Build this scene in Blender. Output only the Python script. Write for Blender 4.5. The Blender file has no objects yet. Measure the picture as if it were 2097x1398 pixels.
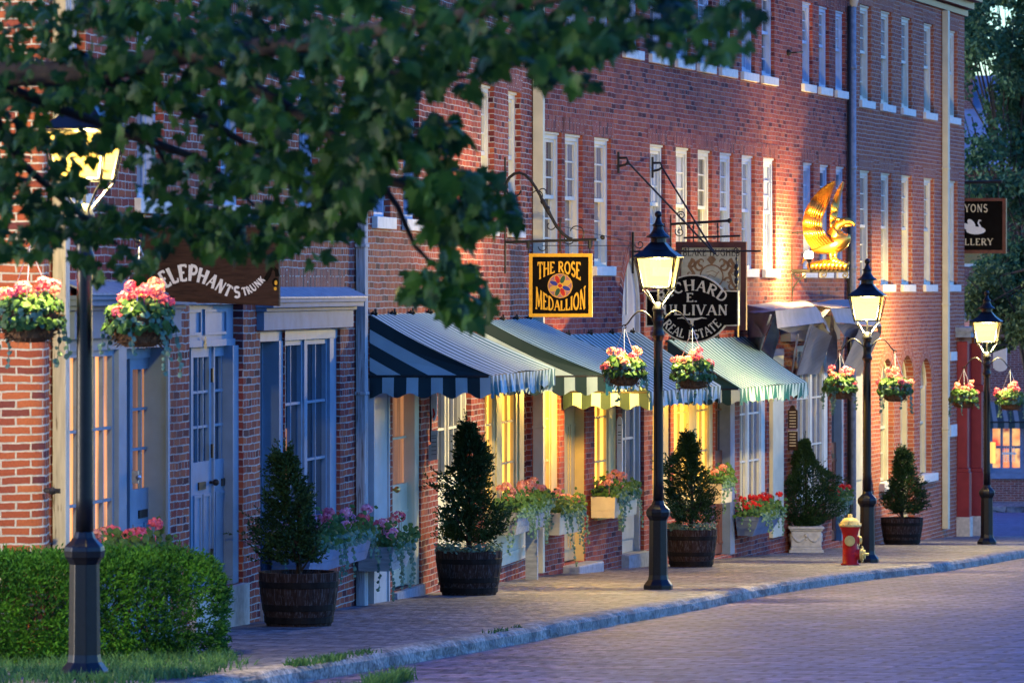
import bpy, math, random
from mathutils import Vector, Matrix, noise as mnoise
R = random.Random(7)
scene = bpy.context.scene
COL = scene.collection
V = Vector
pi = math.pi

# ------------------------------------------------------------------ camera model (photo 2097 x 1398)
F, CX, YH, CH = 9500.0, 1048.5, 590.0, 1.5
G = -0.03547                      # the street falls away from the viewer
def gz(Y): return G * Y
def gp(x, y):                     # point of the pavement seen at photo pixel x,y
    D = CH * F / ((y - YH) + G * F)
    return V(((x - CX) / F * D, D, gz(D)))
def pt(x, y, D): return V(((x - CX) / F * D, D, CH + (YH - y) / F * D))

# ------------------------------------------------------------------ mesh builder
class MB:
    def __init__(s): s.v = []; s.f = []; s.uv = []; s.m = []
    def face(s, pts, uv=None, m=0):
        i = len(s.v); s.v.extend([tuple(p) for p in pts]); s.f.append(tuple(range(i, i + len(pts))))
        s.uv.append(uv or [(0, 0)] * len(pts)); s.m.append(m)
    def grid(s, rows, closed=False, m=0, caps=False):
        n = len(rows[0]); b = len(s.v)
        for r in rows: s.v.extend([tuple(p) for p in r])
        for i in range(len(rows) - 1):
            for j in range(n if closed else n - 1):
                k = (j + 1) % n
                s.f.append((b + i*n + j, b + i*n + k, b + (i+1)*n + k, b + (i+1)*n + j))
                s.uv.append([(j / n, i / len(rows)), ((j+1) / n, i / len(rows)), ((j+1) / n, (i+1) / len(rows)), (j / n, (i+1) / len(rows))]); s.m.append(m)
        if caps:
            s.f.append(tuple(b + j for j in reversed(range(n)))); s.uv.append([(0, 0)] * n); s.m.append(m)
            s.f.append(tuple(b + (len(rows)-1)*n + j for j in range(n))); s.uv.append([(0, 0)] * n); s.m.append(m)
    def box(s, c, ax, ay, az, m=0):             # corner c and three edge vectors
        c = V(c); ax = V(ax); ay = V(ay); az = V(az)
        p = [c, c+ax, c+ax+ay, c+ay, c+az, c+ax+az, c+ax+ay+az, c+ay+az]
        lx, ly, lz = ax.length, ay.length, az.length
        for q, (a, b) in (((0,3,2,1),(ly,lx)), ((4,5,6,7),(lx,ly)), ((0,1,5,4),(lx,lz)), ((1,2,6,5),(ly,lz)), ((2,3,7,6),(lx,lz)), ((3,0,4,7),(ly,lz))):
            s.face([p[i] for i in q], [(0,0),(a,0),(a,b),(0,b)], m)
    def cbox(s, x0, x1, y0, y1, z0, z1, m=0): s.box((x0,y0,z0), (x1-x0,0,0), (0,y1-y0,0), (0,0,z1-z0), m)
    def tube(s, path, rad, n=8, m=0, flat=1.0, up=None):
        path = [V(p) for p in path]
        if not hasattr(rad, '__len__'): rad = [rad] * len(path)
        rows = []; prev = None
        for i, p in enumerate(path):
            d = (path[min(i+1, len(path)-1)] - path[max(i-1, 0)]).normalized()
            if prev is None:
                a = V(up) if up else (V((0,0,1)) if abs(d.z) < .9 else V((1,0,0)))
            else: a = prev
            a = (a - d * a.dot(d)).normalized(); b = d.cross(a); prev = a
            rows.append([p + (a * math.cos(2*pi*j/n) * flat + b * math.sin(2*pi*j/n)) * rad[i] for j in range(n)])
        s.grid(rows, True, m, True)
    def lathe(s, prof, n=16, o=(0,0,0), m=0, rot=0.0, M=None):
        rows = []
        for r, z in prof:
            ring = [V((r*math.cos(rot+2*pi*j/n), r*math.sin(rot+2*pi*j/n), z)) for j in range(n)]
            if M: ring = [M @ p for p in ring]
            rows.append([p + V(o) for p in ring])
        s.grid(rows, True, m, True)
    def ball(s, c, r, n=10, m=0, sc=(1,1,1)):
        rows = []
        for i in range(n//2 + 1):
            a = -pi/2 + pi*i/(n//2); q = max(math.cos(a), .02)
            rows.append([V((c[0]+r*sc[0]*q*math.cos(2*pi*j/n), c[1]+r*sc[1]*q*math.sin(2*pi*j/n), c[2]+r*sc[2]*math.sin(a))) for j in range(n)])
        s.grid(rows, True, m, True)
    def build(s, name, mats, parent=None, smooth=False, bevel=0):
        me = bpy.data.meshes.new(name)
        off = V(parent['_o']) if parent is not None and '_o' in parent else V((0,0,0))
        me.from_pydata([tuple(V(p) - off) for p in s.v], [], s.f)
        if not isinstance(mats, (list, tuple)): mats = [mats]
        for q in mats: me.materials.append(q)
        me.polygons.foreach_set('material_index', s.m)
        ul = me.uv_layers.new(name='UVMap')
        flat = [c for u in s.uv for q in u for c in q]
        ul.data.foreach_set('uv', flat)
        if smooth: me.polygons.foreach_set('use_smooth', [True] * len(me.polygons))
        me.update()
        o = bpy.data.objects.new(name, me); COL.objects.link(o)
        if parent is not None:
            o.parent = parent
            if '_o' in parent: o['_o'] = list(parent['_o'])
        else: pass
        if bevel:
            b = o.modifiers.new('bevel', 'BEVEL'); b.width = bevel; b.segments = 2; b.limit_method = 'ANGLE'
            w = o.modifiers.new('weld', 'WELD'); w.merge_threshold = 0.0005
            o.modifiers.move(1, 0)
        return o

def tag(o, label=None, cat=None, group=None, kind=None):
    if label: o['label'] = label
    if cat: o['category'] = cat
    if group: o['group'] = group
    if kind: o['kind'] = kind
    return o
def thing(name, loc, label, cat, group=None, world=True, rz=0.0):
    """Empty at the base.  world=True: parts are given in world coordinates."""
    o = bpy.data.objects.new(name, None); COL.objects.link(o); o.location = loc; o.empty_display_size = .2
    o.rotation_euler = (0, 0, rz)
    o['_o'] = list(loc) if world else [0, 0, 0]
    return tag(o, label, cat, group)
def dup(root, loc, label, rz=None):
    r = root.copy(); COL.objects.link(r); r.location = loc; r['label'] = label
    if rz is not None: r.rotation_euler = (0, 0, rz)
    for ch in list(root.children):
        c = ch.copy(); COL.objects.link(c); c.parent = r
        for g in list(ch.children):
            d = g.copy(); COL.objects.link(d); d.parent = c
    return r

# ------------------------------------------------------------------ materials
MATS = {}
def nodes(name):
    m = bpy.data.materials.new(name); m.use_nodes = True; nt = m.node_tree
    b = nt.nodes['Principled BSDF']; MATS[name] = m
    return m, nt, b
def lk(nt, a, b): nt.links.new(a, b)
def ramp(nt, fac, stops):
    r = nt.nodes.new('ShaderNodeValToRGB'); el = r.color_ramp.elements
    while len(el) < len(stops): el.new(.5)
    for e, (p, c) in zip(el, stops): e.position = p; e.color = (*c, 1) if len(c) == 3 else c
    if fac is not None: lk(nt, fac, r.inputs[0])
    return r.outputs[0]
def mix(nt, fac, a, b, mode='MIX'):
    n = nt.nodes.new('ShaderNodeMix'); n.data_type = 'RGBA'; n.blend_type = mode
    for sock, val in ((n.inputs[0], fac), (n.inputs[6], a), (n.inputs[7], b)):
        if hasattr(val, 'links'): lk(nt, val, sock)
        elif hasattr(val, '__len__'): sock.default_value = (*val, 1)
        else: sock.default_value = val
    return n.outputs[2]
def math_(nt, op, a, b=0.0, c=None):
    n = nt.nodes.new('ShaderNodeMath'); n.operation = op
    for i, val in enumerate((a, b) if c is None else (a, b, c)):
        if hasattr(val, 'links'): lk(nt, val, n.inputs[i])
        else: n.inputs[i].default_value = val
    return n.outputs[0]
def tex(nt, kind, scale, detail=4, co=None, stretch=None, **kw):
    if co is None:
        tc = nt.nodes.new('ShaderNodeTexCoord'); co = tc.outputs['Object']
    if stretch:
        mp = nt.nodes.new('ShaderNodeMapping'); mp.inputs['Scale'].default_value = stretch; lk(nt, co, mp.inputs[0]); co = mp.outputs[0]
    n = nt.nodes.new('ShaderNodeTex' + kind); lk(nt, co, n.inputs['Vector']); n.inputs['Scale'].default_value = scale
    if 'Detail' in n.inputs: n.inputs['Detail'].default_value = detail
    for k, q in kw.items(): n.inputs[k].default_value = q
    return n
def bump(nt, b, h, strength=.3, dist=.01):
    n = nt.nodes.new('ShaderNodeBump'); n.inputs['Strength'].default_value = strength; n.inputs['Distance'].default_value = dist
    lk(nt, h, n.inputs['Height']); lk(nt, n.outputs[0], b.inputs['Normal'])
def sc(c, k): return tuple(max(0, min(1, q * k)) for q in c)
def paint(name, c, rough=.5, var=.18, scale=9, metal=0.0, stretch=None, bs=.15, spec=.16, wear=None, wear_t=.66):
    m, nt, b = nodes(name)
    n = tex(nt, 'Noise', scale, 6, stretch=stretch)
    col = ramp(nt, n.outputs[0], [(.3, sc(c, 1-var)), (.7, sc(c, 1+var))])
    if wear:
        n2 = tex(nt, 'Noise', scale * 1.7, 8, stretch=stretch)
        k = ramp(nt, n2.outputs[0], [(wear_t - .04, (0,0,0)), (wear_t + .04, (1,1,1))])
        col = mix(nt, k, col, wear)
    lk(nt, col, b.inputs['Base Color'])
    b.inputs['Roughness'].default_value = rough; b.inputs['Metallic'].default_value = metal
    b.inputs['Specular IOR Level'].default_value = spec
    if bs: bump(nt, b, n.outputs[0], bs, .006)
    return m
def brick(name, cols, mortar, bw=.215, rh=.065, ms=.006, squash=.5, sf=7, stain=.35, coord='UV', rot=0.0, rough=.85, bstr=.6, off=(0,0), spec=.08, dist=.012, grime=None, patch=None):
    m, nt, b = nodes(name)
    tc = nt.nodes.new('ShaderNodeTexCoord'); co = tc.outputs[coord]
    mp = nt.nodes.new('ShaderNodeMapping'); mp.inputs['Rotation'].default_value = (0,0,rot); mp.inputs['Location'].default_value = (*off,0); lk(nt, co, mp.inputs[0]); co = mp.outputs[0]
    nz = tex(nt, 'Noise', 3.0, 3, co); sub = nt.nodes.new('ShaderNodeVectorMath'); sub.operation = 'SUBTRACT'; lk(nt, nz.outputs[1], sub.inputs[0]); sub.inputs[1].default_value = (.5,.5,.5)
    scl = nt.nodes.new('ShaderNodeVectorMath'); scl.operation = 'SCALE'; lk(nt, sub.outputs[0], scl.inputs[0]); scl.inputs['Scale'].default_value = dist * 2.5
    nz2 = tex(nt, 'Noise', 22.0, 3, co); sub2 = nt.nodes.new('ShaderNodeVectorMath'); sub2.operation = 'SUBTRACT'; lk(nt, nz2.outputs[1], sub2.inputs[0]); sub2.inputs[1].default_value = (.5,.5,.5)
    scl2 = nt.nodes.new('ShaderNodeVectorMath'); scl2.operation = 'SCALE'; lk(nt, sub2.outputs[0], scl2.inputs[0]); scl2.inputs['Scale'].default_value = dist * .8
    ad = nt.nodes.new('ShaderNodeVectorMath'); lk(nt, co, ad.inputs[0]); lk(nt, scl.outputs[0], ad.inputs[1])
    ad2 = nt.nodes.new('ShaderNodeVectorMath'); lk(nt, ad.outputs[0], ad2.inputs[0]); lk(nt, scl2.outputs[0], ad2.inputs[1])
    t = nt.nodes.new('ShaderNodeTexBrick'); lk(nt, ad2.outputs[0], t.inputs['Vector'])
    t.inputs['Scale'].default_value = 1; t.inputs['Brick Width'].default_value = bw; t.inputs['Row Height'].default_value = rh
    t.inputs['Mortar Size'].default_value = ms; t.inputs['Mortar Smooth'].default_value = .25; t.squash = squash; t.squash_frequency = sf
    t.inputs['Color1'].default_value = (0,0,0,1); t.inputs['Color2'].default_value = (1,1,1,1); t.inputs['Mortar'].default_value = (.5,.5,.5,1)
    n = len(cols); c = ramp(nt, t.outputs['Color'], [(i/(n-1), q) for i, q in enumerate(cols)])
    big = tex(nt, 'Noise', .55, 4, co)
    c = mix(nt, stain, c, ramp(nt, big.outputs[0], [(.35, (.55,.5,.5)), (.65, (1.0,1.0,1.0))]), 'MULTIPLY')
    fine = tex(nt, 'Noise', 60, 4, co)
    c = mix(nt, .55, c, ramp(nt, fine.outputs[0], [(.3, (.6,.6,.6)), (.7, (1,1,1))]), 'MULTIPLY')
    mo = mix(nt, .6, mortar, ramp(nt, nz2.outputs[0], [(.3, (.45,.45,.45)), (.7, (1,1,1))]), 'MULTIPLY')
    c = mix(nt, t.outputs['Fac'], c, mo)
    if grime:
        g = tex(nt, 'Noise', 1.5, 6, co, stretch=(1.4, .5, 1)); c = mix(nt, ramp(nt, g.outputs[0], [(.48, (0,0,0)), (.74, (.6,.6,.6))]), c, grime)
    pn = None
    if patch:
        pn = tex(nt, 'Noise', patch, 5, co, stretch=(1, 1, 1)); c = mix(nt, 1.0, c, ramp(nt, pn.outputs[0], [(.34, (.45,.45,.5)), (.5, (.9,.88,.9)), (.66, (1.5,1.42,1.4))]), 'MULTIPLY')
    lk(nt, c, b.inputs['Base Color']); b.inputs['Roughness'].default_value = rough; b.inputs['Specular IOR Level'].default_value = spec
    h = math_(nt, 'ADD', math_(nt, 'MULTIPLY', t.outputs['Fac'], -1.0), math_(nt, 'MULTIPLY', fine.outputs[0], .5))
    if patch: h = math_(nt, 'ADD', h, math_(nt, 'MULTIPLY', pn.outputs[0], 9.0))
    bump(nt, b, h, bstr, .008)
    return m
def emit(name, c, strength, fold=None, base=(.3,.25,.15)):
    m, nt, b = nodes(name)
    b.inputs['Base Color'].default_value = (*base, 1); b.inputs['Roughness'].default_value = .12
    if fold:
        w = tex(nt, 'Noise', fold, 3, stretch=(1, 1, .06))
        col = ramp(nt, w.outputs[0], [(.35, sc(c, .28)), (.6, c)])
        lk(nt, col, b.inputs['Emission Color'])
    else: b.inputs['Emission Color'].default_value = (*c, 1)
    b.inputs['Emission Strength'].default_value = strength
    return m
def leafmat(name, dark, light, scale=6, trans=.35, rough=.5):
    m, nt, b = nodes(name)
    n = tex(nt, 'Noise', scale, 3)
    c = ramp(nt, n.outputs[0], [(.32, dark), (.68, light)])
    lk(nt, c, b.inputs['Base Color']); b.inputs['Roughness'].default_value = rough; b.inputs['Specular IOR Level'].default_value = .15
    tr = nt.nodes.new('ShaderNodeBsdfTranslucent'); lk(nt, c, tr.inputs[0])
    ms = nt.nodes.new('ShaderNodeMixShader'); ms.inputs[0].default_value = trans
    lk(nt, b.outputs[0], ms.inputs[1]); lk(nt, tr.outputs[0], ms.inputs[2])
    lk(nt, ms.outputs[0], nt.nodes['Material Output'].inputs['Surface'])
    return m

m_brick_a = brick('brick_red', [(.07,.022,.03), (.28,.056,.043), (.35,.075,.05), (.41,.11,.056), (.23,.04,.04)], (.44,.39,.36), ms=.0065, grime=(.13,.05,.045))
m_brick_a0 = brick('brick_orange', [(.13,.045,.05), (.33,.085,.045), (.38,.105,.05), (.44,.14,.06)], (.50,.46,.40), ms=.008, squash=1.0, sf=2, bw=.22, rh=.062)
m_brick_b = brick('brick_plum', [(.075,.022,.034), (.30,.062,.052), (.36,.082,.058), (.42,.115,.065), (.25,.048,.046)], (.32,.26,.26), ms=.0055, bw=.21, rh=.066, stain=.55, grime=(.17,.06,.055))
m_brick_c = brick('brick_rose', [(.29,.078,.053), (.38,.108,.062), (.44,.14,.068), (.34,.092,.058)], (.45,.36,.32), ms=.0065, bw=.21, rh=.068, squash=1.0, sf=2)
m_brick_e = brick('brick_far', [(.14,.05,.05), (.24,.08,.07)], (.32,.25,.24), ms=.008)
m_bluedeep = paint('cornice_blue_paint', (.11,.155,.22), .7, .15, 5)
m_blue = paint('blue_grey_paint', (.14,.205,.285), .6, .12, 5, wear=(.15,.16,.17), wear_t=.72)
m_weather = paint('weathered_board', (.30,.31,.33), .8, .35, 7, stretch=(6,6,.35), bs=.5, wear=(.14,.13,.13), wear_t=.60)
m_creamboard = paint('peeling_cream_board', (.46,.43,.36), .7, .2, 6, stretch=(5,5,.5), bs=.4, wear=(.20,.17,.13), wear_t=.64)
m_cream = paint('cream_paint', (.56,.52,.38), .6, .1, 4)
m_ochre = paint('ochre_paint', (.50,.40,.20), .5, .12, 4)
m_white = paint('window_white', (.62,.59,.50), .6, .08, 6)
m_whiteb = paint('window_blue_white', (.38,.44,.56), .6, .08, 6)
m_sill = paint('sill_stone', (.62,.60,.56), .7, .1, 12)
m_grey = paint('grey_paint', (.38,.40,.42), .5, .1, 5)
m_slate = paint('slate', (.22,.25,.31), .6, .25, 14)
m_black = paint('black_iron', (.006,.006,.008), .36, .3, 30, bs=.12, spec=.3)
m_iron = paint('wrought_iron', (.018,.017,.018), .5, .3, 40)
m_brass = paint('brass', (.60,.38,.12), .3, .2, 20, metal=1.0)
m_gold = paint('gilded_gold', (.66,.36,.07), .34, .12, 14, metal=1.0, bs=.35)
m_goldpaint = paint('gold_leaf_paint', (.56,.30,.03), .45, .15, 20, metal=.2)
m_letter = paint('letter_white', (.72,.69,.64), .6, .06, 30, bs=0)
m_lettercream = paint('letter_gilt', (.62,.52,.34), .45, .12, 30, bs=0)
m_signblack = paint('sign_black', (.005,.004,.004), .45, .3, 8, bs=.05, spec=.03)
m_signwood = paint('sign_dark_wood', (.040,.019,.012), .7, .4, 6, stretch=(1.5,1.5,9), bs=.3)
m_signframe = paint('sign_brown_frame', (.13,.045,.03), .4, .2, 8)
m_signcream = paint('sign_parchment', (.50,.42,.24), .6, .15, 12)
m_signbrown = paint('sign_ornament_brown', (.26,.13,.05), .6, .25, 20)
m_red = paint('red_timber', (.23,.030,.036), .5, .12, 5)
m_hydred = paint('hydrant_red', (.42,.015,.015), .35, .15, 10)
m_hydyel = paint('hydrant_cream', (.62,.48,.16), .45, .15, 14)
m_stone = paint('planter_stone', (.48,.44,.38), .8, .18, 16, bs=.5)
m_barrel = paint('barrel_oak', (.026,.014,.011), .85, .45, 9, spec=.15, stretch=(6,6,.6), bs=.5, wear=(.065,.055,.055), wear_t=.58)
m_hoop = paint('barrel_hoop', (.012,.009,.008), .7, .4, 12, metal=.3)
m_coir = paint('coir_liner', (.12,.062,.03), .95, .55, 40, stretch=(1,1,.4), bs=.9)
m_soil = paint('soil', (.03,.022,.016), .95, .3, 30)
m_boxgrey = paint('box_grey', (.30,.30,.30), .7, .2, 8, stretch=(1,1,5), bs=.3)
m_boxcream = paint('box_cream', (.55,.47,.32), .65, .12, 8, bs=.2)
m_boxblue = paint('box_blue', (.13,.17,.27), .6, .15, 6, bs=.2)
m_canvas = paint('grey_canvas', (.28,.265,.28), .85, .12, 5, bs=.3)
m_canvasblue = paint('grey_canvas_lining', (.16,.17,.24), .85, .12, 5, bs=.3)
m_bark = paint('bark', (.035,.026,.02), .9, .4, 14, stretch=(1,1,.3), bs=.8)
m_pale = paint('pale_sign', (.62,.62,.62), .6, .06, 10)
m_roof = paint('far_roof', (.16,.19,.26), .7, .2, 2)
m_stripe_dark = paint('awning_dark_canvas', (.012,.045,.06), .8, .1, 8, bs=0)
m_silver = paint('zinc', (.5,.5,.52), .35, .1, 10, metal=.9)

m_leaf = leafmat('maple_leaf', (.004,.018,.008), (.040,.105,.012), 2.9, .38)
m_yew = leafmat('yew_needles', (.009,.028,.011), (.034,.074,.022), 5, .1, .6)
m_hedge = leafmat('hedge_green', (.010,.055,.009), (.055,.185,.016), 4, .2, .6)
m_ger = leafmat('geranium_leaf', (.03,.085,.022), (.09,.17,.045), 14, .3)
m_ivy = leafmat('trailing_leaf', (.06,.14,.10), (.17,.27,.19), 14, .25)
m_grass = leafmat('grass_blade', (.03,.09,.03), (.07,.17,.05), 5, .3)
m_fartree = leafmat('far_leaf', (.02,.065,.035), (.07,.14,.06), 1.3, .25)
m_fartree2 = leafmat('far_leaf_olive', (.05,.085,.03), (.13,.16,.05), 1.3, .3)
m_pink = leafmat('petal_pink', (.56,.06,.13), (.74,.20,.26), 30, .3)
m_mauve = leafmat('petal_mauve', (.58,.19,.38), (.76,.42,.56), 30, .3)
m_peach = leafmat('petal_pale_pink', (.56,.17,.16), (.72,.36,.28), 30, .3)
m_geranred = leafmat('petal_red', (.55,.012,.012), (.72,.04,.03), 30, .2)

def glass(name, c, rough=.06, spec=.8, var=.3):
    m, nt, b = nodes(name); n = tex(nt, 'Noise', 2.5, 3, stretch=(1,1,.4))
    lk(nt, ramp(nt, n.outputs[0], [(.35, sc(c, 1-var)), (.65, sc(c, 1+var))]), b.inputs['Base Color'])
    b.inputs['Roughness'].default_value = rough; b.inputs['Specular IOR Level'].default_value = spec
    bump(nt, b, n.outputs[0], .05, .01); return m
m_glass = glass('window_glass', (.16,.16,.18))
m_glassdark = glass('window_glass_dark', (.03,.032,.04))
m_curtain = glass('glass_white_curtain', (.42,.43,.46), .12, .6, .2)
m_litcurtain = emit('lit_curtain', (1.0,.36,.08), .17, 9)
m_litdim = emit('dim_lit_pane', (1.0,.40,.14), .05, 5, (.06,.05,.05))
m_lityellow = emit('lit_yellow_pane', (1.0,.50,.05), .30, 4)
m_bulb = emit('bulb_glow', (1.0,.60,.2), 25)
def lantern_glass():
    m, nt, b = nodes('lantern_glass'); nt.nodes.remove(b)
    e = nt.nodes.new('ShaderNodeEmission'); e.inputs[0].default_value = (1.0,.56,.085,1); e.inputs[1].default_value = .95
    t = nt.nodes.new('ShaderNodeBsdfTransparent'); t.inputs[0].default_value = (1,.95,.85,1)
    ms = nt.nodes.new('ShaderNodeMixShader'); ms.inputs[0].default_value = .5
    lk(nt, t.outputs[0], ms.inputs[1]); lk(nt, e.outputs[0], ms.inputs[2]); lk(nt, ms.outputs[0], nt.nodes['Material Output'].inputs[0]); return m
m_lantern = lantern_glass()
# striped awning canvas : u runs across the stripes (in metres)
def stripes(name, pale, dark, period=.26, duty=.5, axis=0):
    m, nt, b = nodes(name); tc = nt.nodes.new('ShaderNodeTexCoord'); sp = nt.nodes.new('ShaderNodeSeparateXYZ'); lk(nt, tc.outputs['UV'], sp.inputs[0])
    fr = math_(nt, 'FRACT', math_(nt, 'DIVIDE', sp.outputs[axis], period))
    k = math_(nt, 'LESS_THAN', fr, duty)
    n = tex(nt, 'Noise', 5, 5); p = ramp(nt, n.outputs[0], [(.3, sc(pale,.85)), (.7, pale)])
    lk(nt, mix(nt, k, p, dark), b.inputs['Base Color']); b.inputs['Roughness'].default_value = .8
    tr = nt.nodes.new('ShaderNodeBsdfTranslucent'); lk(nt, mix(nt, k, p, dark), tr.inputs[0])
    ms = nt.nodes.new('ShaderNodeMixShader'); ms.inputs[0].default_value = .18; lk(nt, b.outputs[0], ms.inputs[1]); lk(nt, tr.outputs[0], ms.inputs[2]); lk(nt, ms.outputs[0], nt.nodes['Material Output'].inputs[0])
    bump(nt, b, n.outputs[0], .1, .01); return m
m_awntop = stripes('awning_green_stripes', (.37,.54,.58), (.006,.10,.12), .21, .52)
m_awnside = stripes('awning_wide_stripes', (.34,.44,.47), (.004,.022,.028), .25, .52)
m_awnfar = stripes('far_awning_stripes', (.16,.18,.2), (.015,.035,.04), .3, .6)

# ------------------------------------------------------------------ facade: a vertical plane along the street
class Facade:
    def __init__(s, b, o): 
        L = math.hypot(b, 1); s.u = V((b/L, 1/L, 0)); s.n = V((1/L, -b/L, 0)); s.o = V((o[0], o[1], 0)); s.yaw = math.atan2(s.u.y, s.u.x)
    def P(s, t, z, o=0.0): return s.o + s.u*t + s.n*o + V((0,0,z))
    def T(s, x, o=0.0):
        k = (x - CX) / F; q = s.o + s.n*o
        return (k*q.y - q.x) / (s.u.x - k*s.u.y)
    def Z(s, x, y, o=0.0):
        return CH + (YH - y) / F * s.P(s.T(x, o), 0, o).y
    def px(s, x, y, o=0.0): return s.P(s.T(x, o), s.Z(x, y, o), o)
    def gz(s, t, o=0.0): return gz(s.P(t, 0, o).y)
    def box(s, mb, t0, t1, z0, z1, o0, o1, m=0):
        mb.box(s.P(t0, z0, o0), s.n*(o1-o0), s.u*(t1-t0), V((0,0,z1-z0)), m)
FA = Facade(.168, (-9.207 + .168*34.4, 34.4))
FB = Facade(.287, (.307, 56.6))

def wall(fac, mb, t0, t1, z0, z1, holes, reveal=.12, arches=(), uvo=0.0, lintels=()):
    """brick sheet with openings; holes = (t0,t1,z0,z1[,reveal]); arches = (t0,t1,z0,zspring,zcrown,reveal)"""
    hs = [(h[0], h[1], h[2], h[3]) for h in holes] + [(a[0], a[1], a[2], a[4]) for a in arches]
    ts = sorted({t0, t1, *[q for h in hs for q in h[:2] if t0 < q < t1]}); zs = sorted({z0, z1, *[q for h in hs for q in h[2:4] if z0 < q < z1]})
    for i in range(len(ts)-1):
        for j in range(len(zs)-1):
            a, b, c, d = ts[i], ts[i+1], zs[j], zs[j+1]; mt, mz = (a+b)/2, (c+d)/2
            if any(h[0] < mt < h[1] and h[2] < mz < h[3] for h in hs): continue
            mb.face([fac.P(a,c), fac.P(b,c), fac.P(b,d), fac.P(a,d)], [(a+uvo,c), (b+uvo,c), (b+uvo,d), (a+uvo,d)])
    for h in holes:
        r = h[4] if len(h) > 4 else reveal; a, b, c, d = h[:4]
        for p, q, zz0, zz1 in ((a,a,c,d), (b,b,c,d)):
            mb.face([fac.P(p,zz0), fac.P(p,zz0,-r), fac.P(p,zz1,-r), fac.P(p,zz1)], [(uvo,zz0), (uvo+r,zz0), (uvo+r,zz1), (uvo,zz1)])
        for zz in (c, d): mb.face([fac.P(a,zz), fac.P(b,zz), fac.P(b,zz,-r), fac.P(a,zz,-r)], [(a,0), (b,0), (b,r), (a,r)])
    for (a, b, c, zs_, zc, r) in arches:
        N = 12; mid = (a+b)/2; w = (b-a)/2
        arc = [(mid - w*math.cos(pi*k/N), zs_ + (zc-zs_)*math.sin(pi*k/N)) for k in range(N+1)]
        for k in range(N):
            (p, q), (p2, q2) = arc[k], arc[k+1]
            if q2 < zc - 1e-5 or q < zc - 1e-5:
                mb.face([fac.P(p,q), fac.P(p2,q2), fac.P(p2,zc), fac.P(p,zc)], [(p+uvo,q), (p2+uvo,q2), (p2+uvo,zc), (p+uvo,zc)])
            mb.face([fac.P(p,q), fac.P(p,q,-r), fac.P(p2,q2,-r), fac.P(p2,q2)], [(0,k*.1), (r,k*.1), (r,k*.1+.1), (0,k*.1+.1)])
            # ring of voussoirs, 4 mm proud
            e = 1 + .20 / w; f = 1 + .20 / max(zc - zs_, .1)
            o1 = (mid + (p-mid)*e, zs_ + (q-zs_)*f); o2 = (mid + (p2-mid)*e, zs_ + (q2-zs_)*f)
            mb.face([fac.P(p,q,.004), fac.P(p2,q2,.004), fac.P(*o2,.004), fac.P(*o1,.004)], [(0,k*.16), (0,k*.16+.16), (.2,k*.16+.16), (.2,k*.16)])
        for p in (a, b): mb.face([fac.P(p,c), fac.P(p,c,-r), fac.P(p,zs_,-r), fac.P(p,zs_)], [(uvo,c), (uvo+r,c), (uvo+r,zs_), (uvo,zs_)])
    for (a, b, z) in lintels:
        mb.face([fac.P(a-.1,z,.004), fac.P(b+.1,z,.004), fac.P(b+.14,z+.2,.004), fac.P(a-.14,z+.2,.004)], [(z,a-.1), (z,b+.1), (z+.2,b+.14), (z+.2,a-.14)])
def shell(fac, mb, t0, t1, z0, z1, depth=8.0):
    for t in (t0, t1): mb.face([fac.P(t,z0), fac.P(t,z0,-depth), fac.P(t,z1,-depth), fac.P(t,z1)], [(0,z0), (depth,z0), (depth,z1), (0,z1)])
    mb.face([fac.P(t0,z0,-depth), fac.P(t1,z0,-depth), fac.P(t1,z1,-depth), fac.P(t0,z1,-depth)], [(t0,z0), (t1,z0), (t1,z1), (t0,z1)])
    mb.face([fac.P(t0,z1), fac.P(t1,z1), fac.P(t1,z1,-depth), fac.P(t0,z1,-depth)], [(0,0)]*4)

def grid_frame(fac, fr, pn, t0, t1, z0, z1, o, cols, rows, stile=.05, mun=.022, dep=.04, zlow=None, mp=0):
    """glazed sash in the plane o; panes pushed to pn"""
    B = fac.box
    B(fr, t0, t0+stile, z0, z1, o-dep, o); B(fr, t1-stile, t1, z0, z1, o-dep, o)
    B(fr, t0+stile, t1-stile, z1-stile, z1, o-dep, o-.001); B(fr, t0+stile, t1-stile, z0, z0+stile*1.2, o-dep, o-.001)
    a, b, c, d = t0+stile, t1-stile, z0+stile*1.2, z1-stile
    for i in range(1, cols): 
        q = a + (b-a)*i/cols; B(fr, q-mun/2, q+mun/2, c, d, o-dep*.8, o-.006)
    for j in range(1, rows):
        q = c + (d-c)*j/rows; B(fr, a, b, q-mun/2, q+mun/2, o-dep*.8, o-.009)
    oo = o - dep*.85
    pn.face([fac.P(a,c,oo), fac.P(b,c,oo), fac.P(b,d,oo), fac.P(a,d,oo)], [(a,c),(b,c),(b,d),(a,d)], mp)

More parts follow.
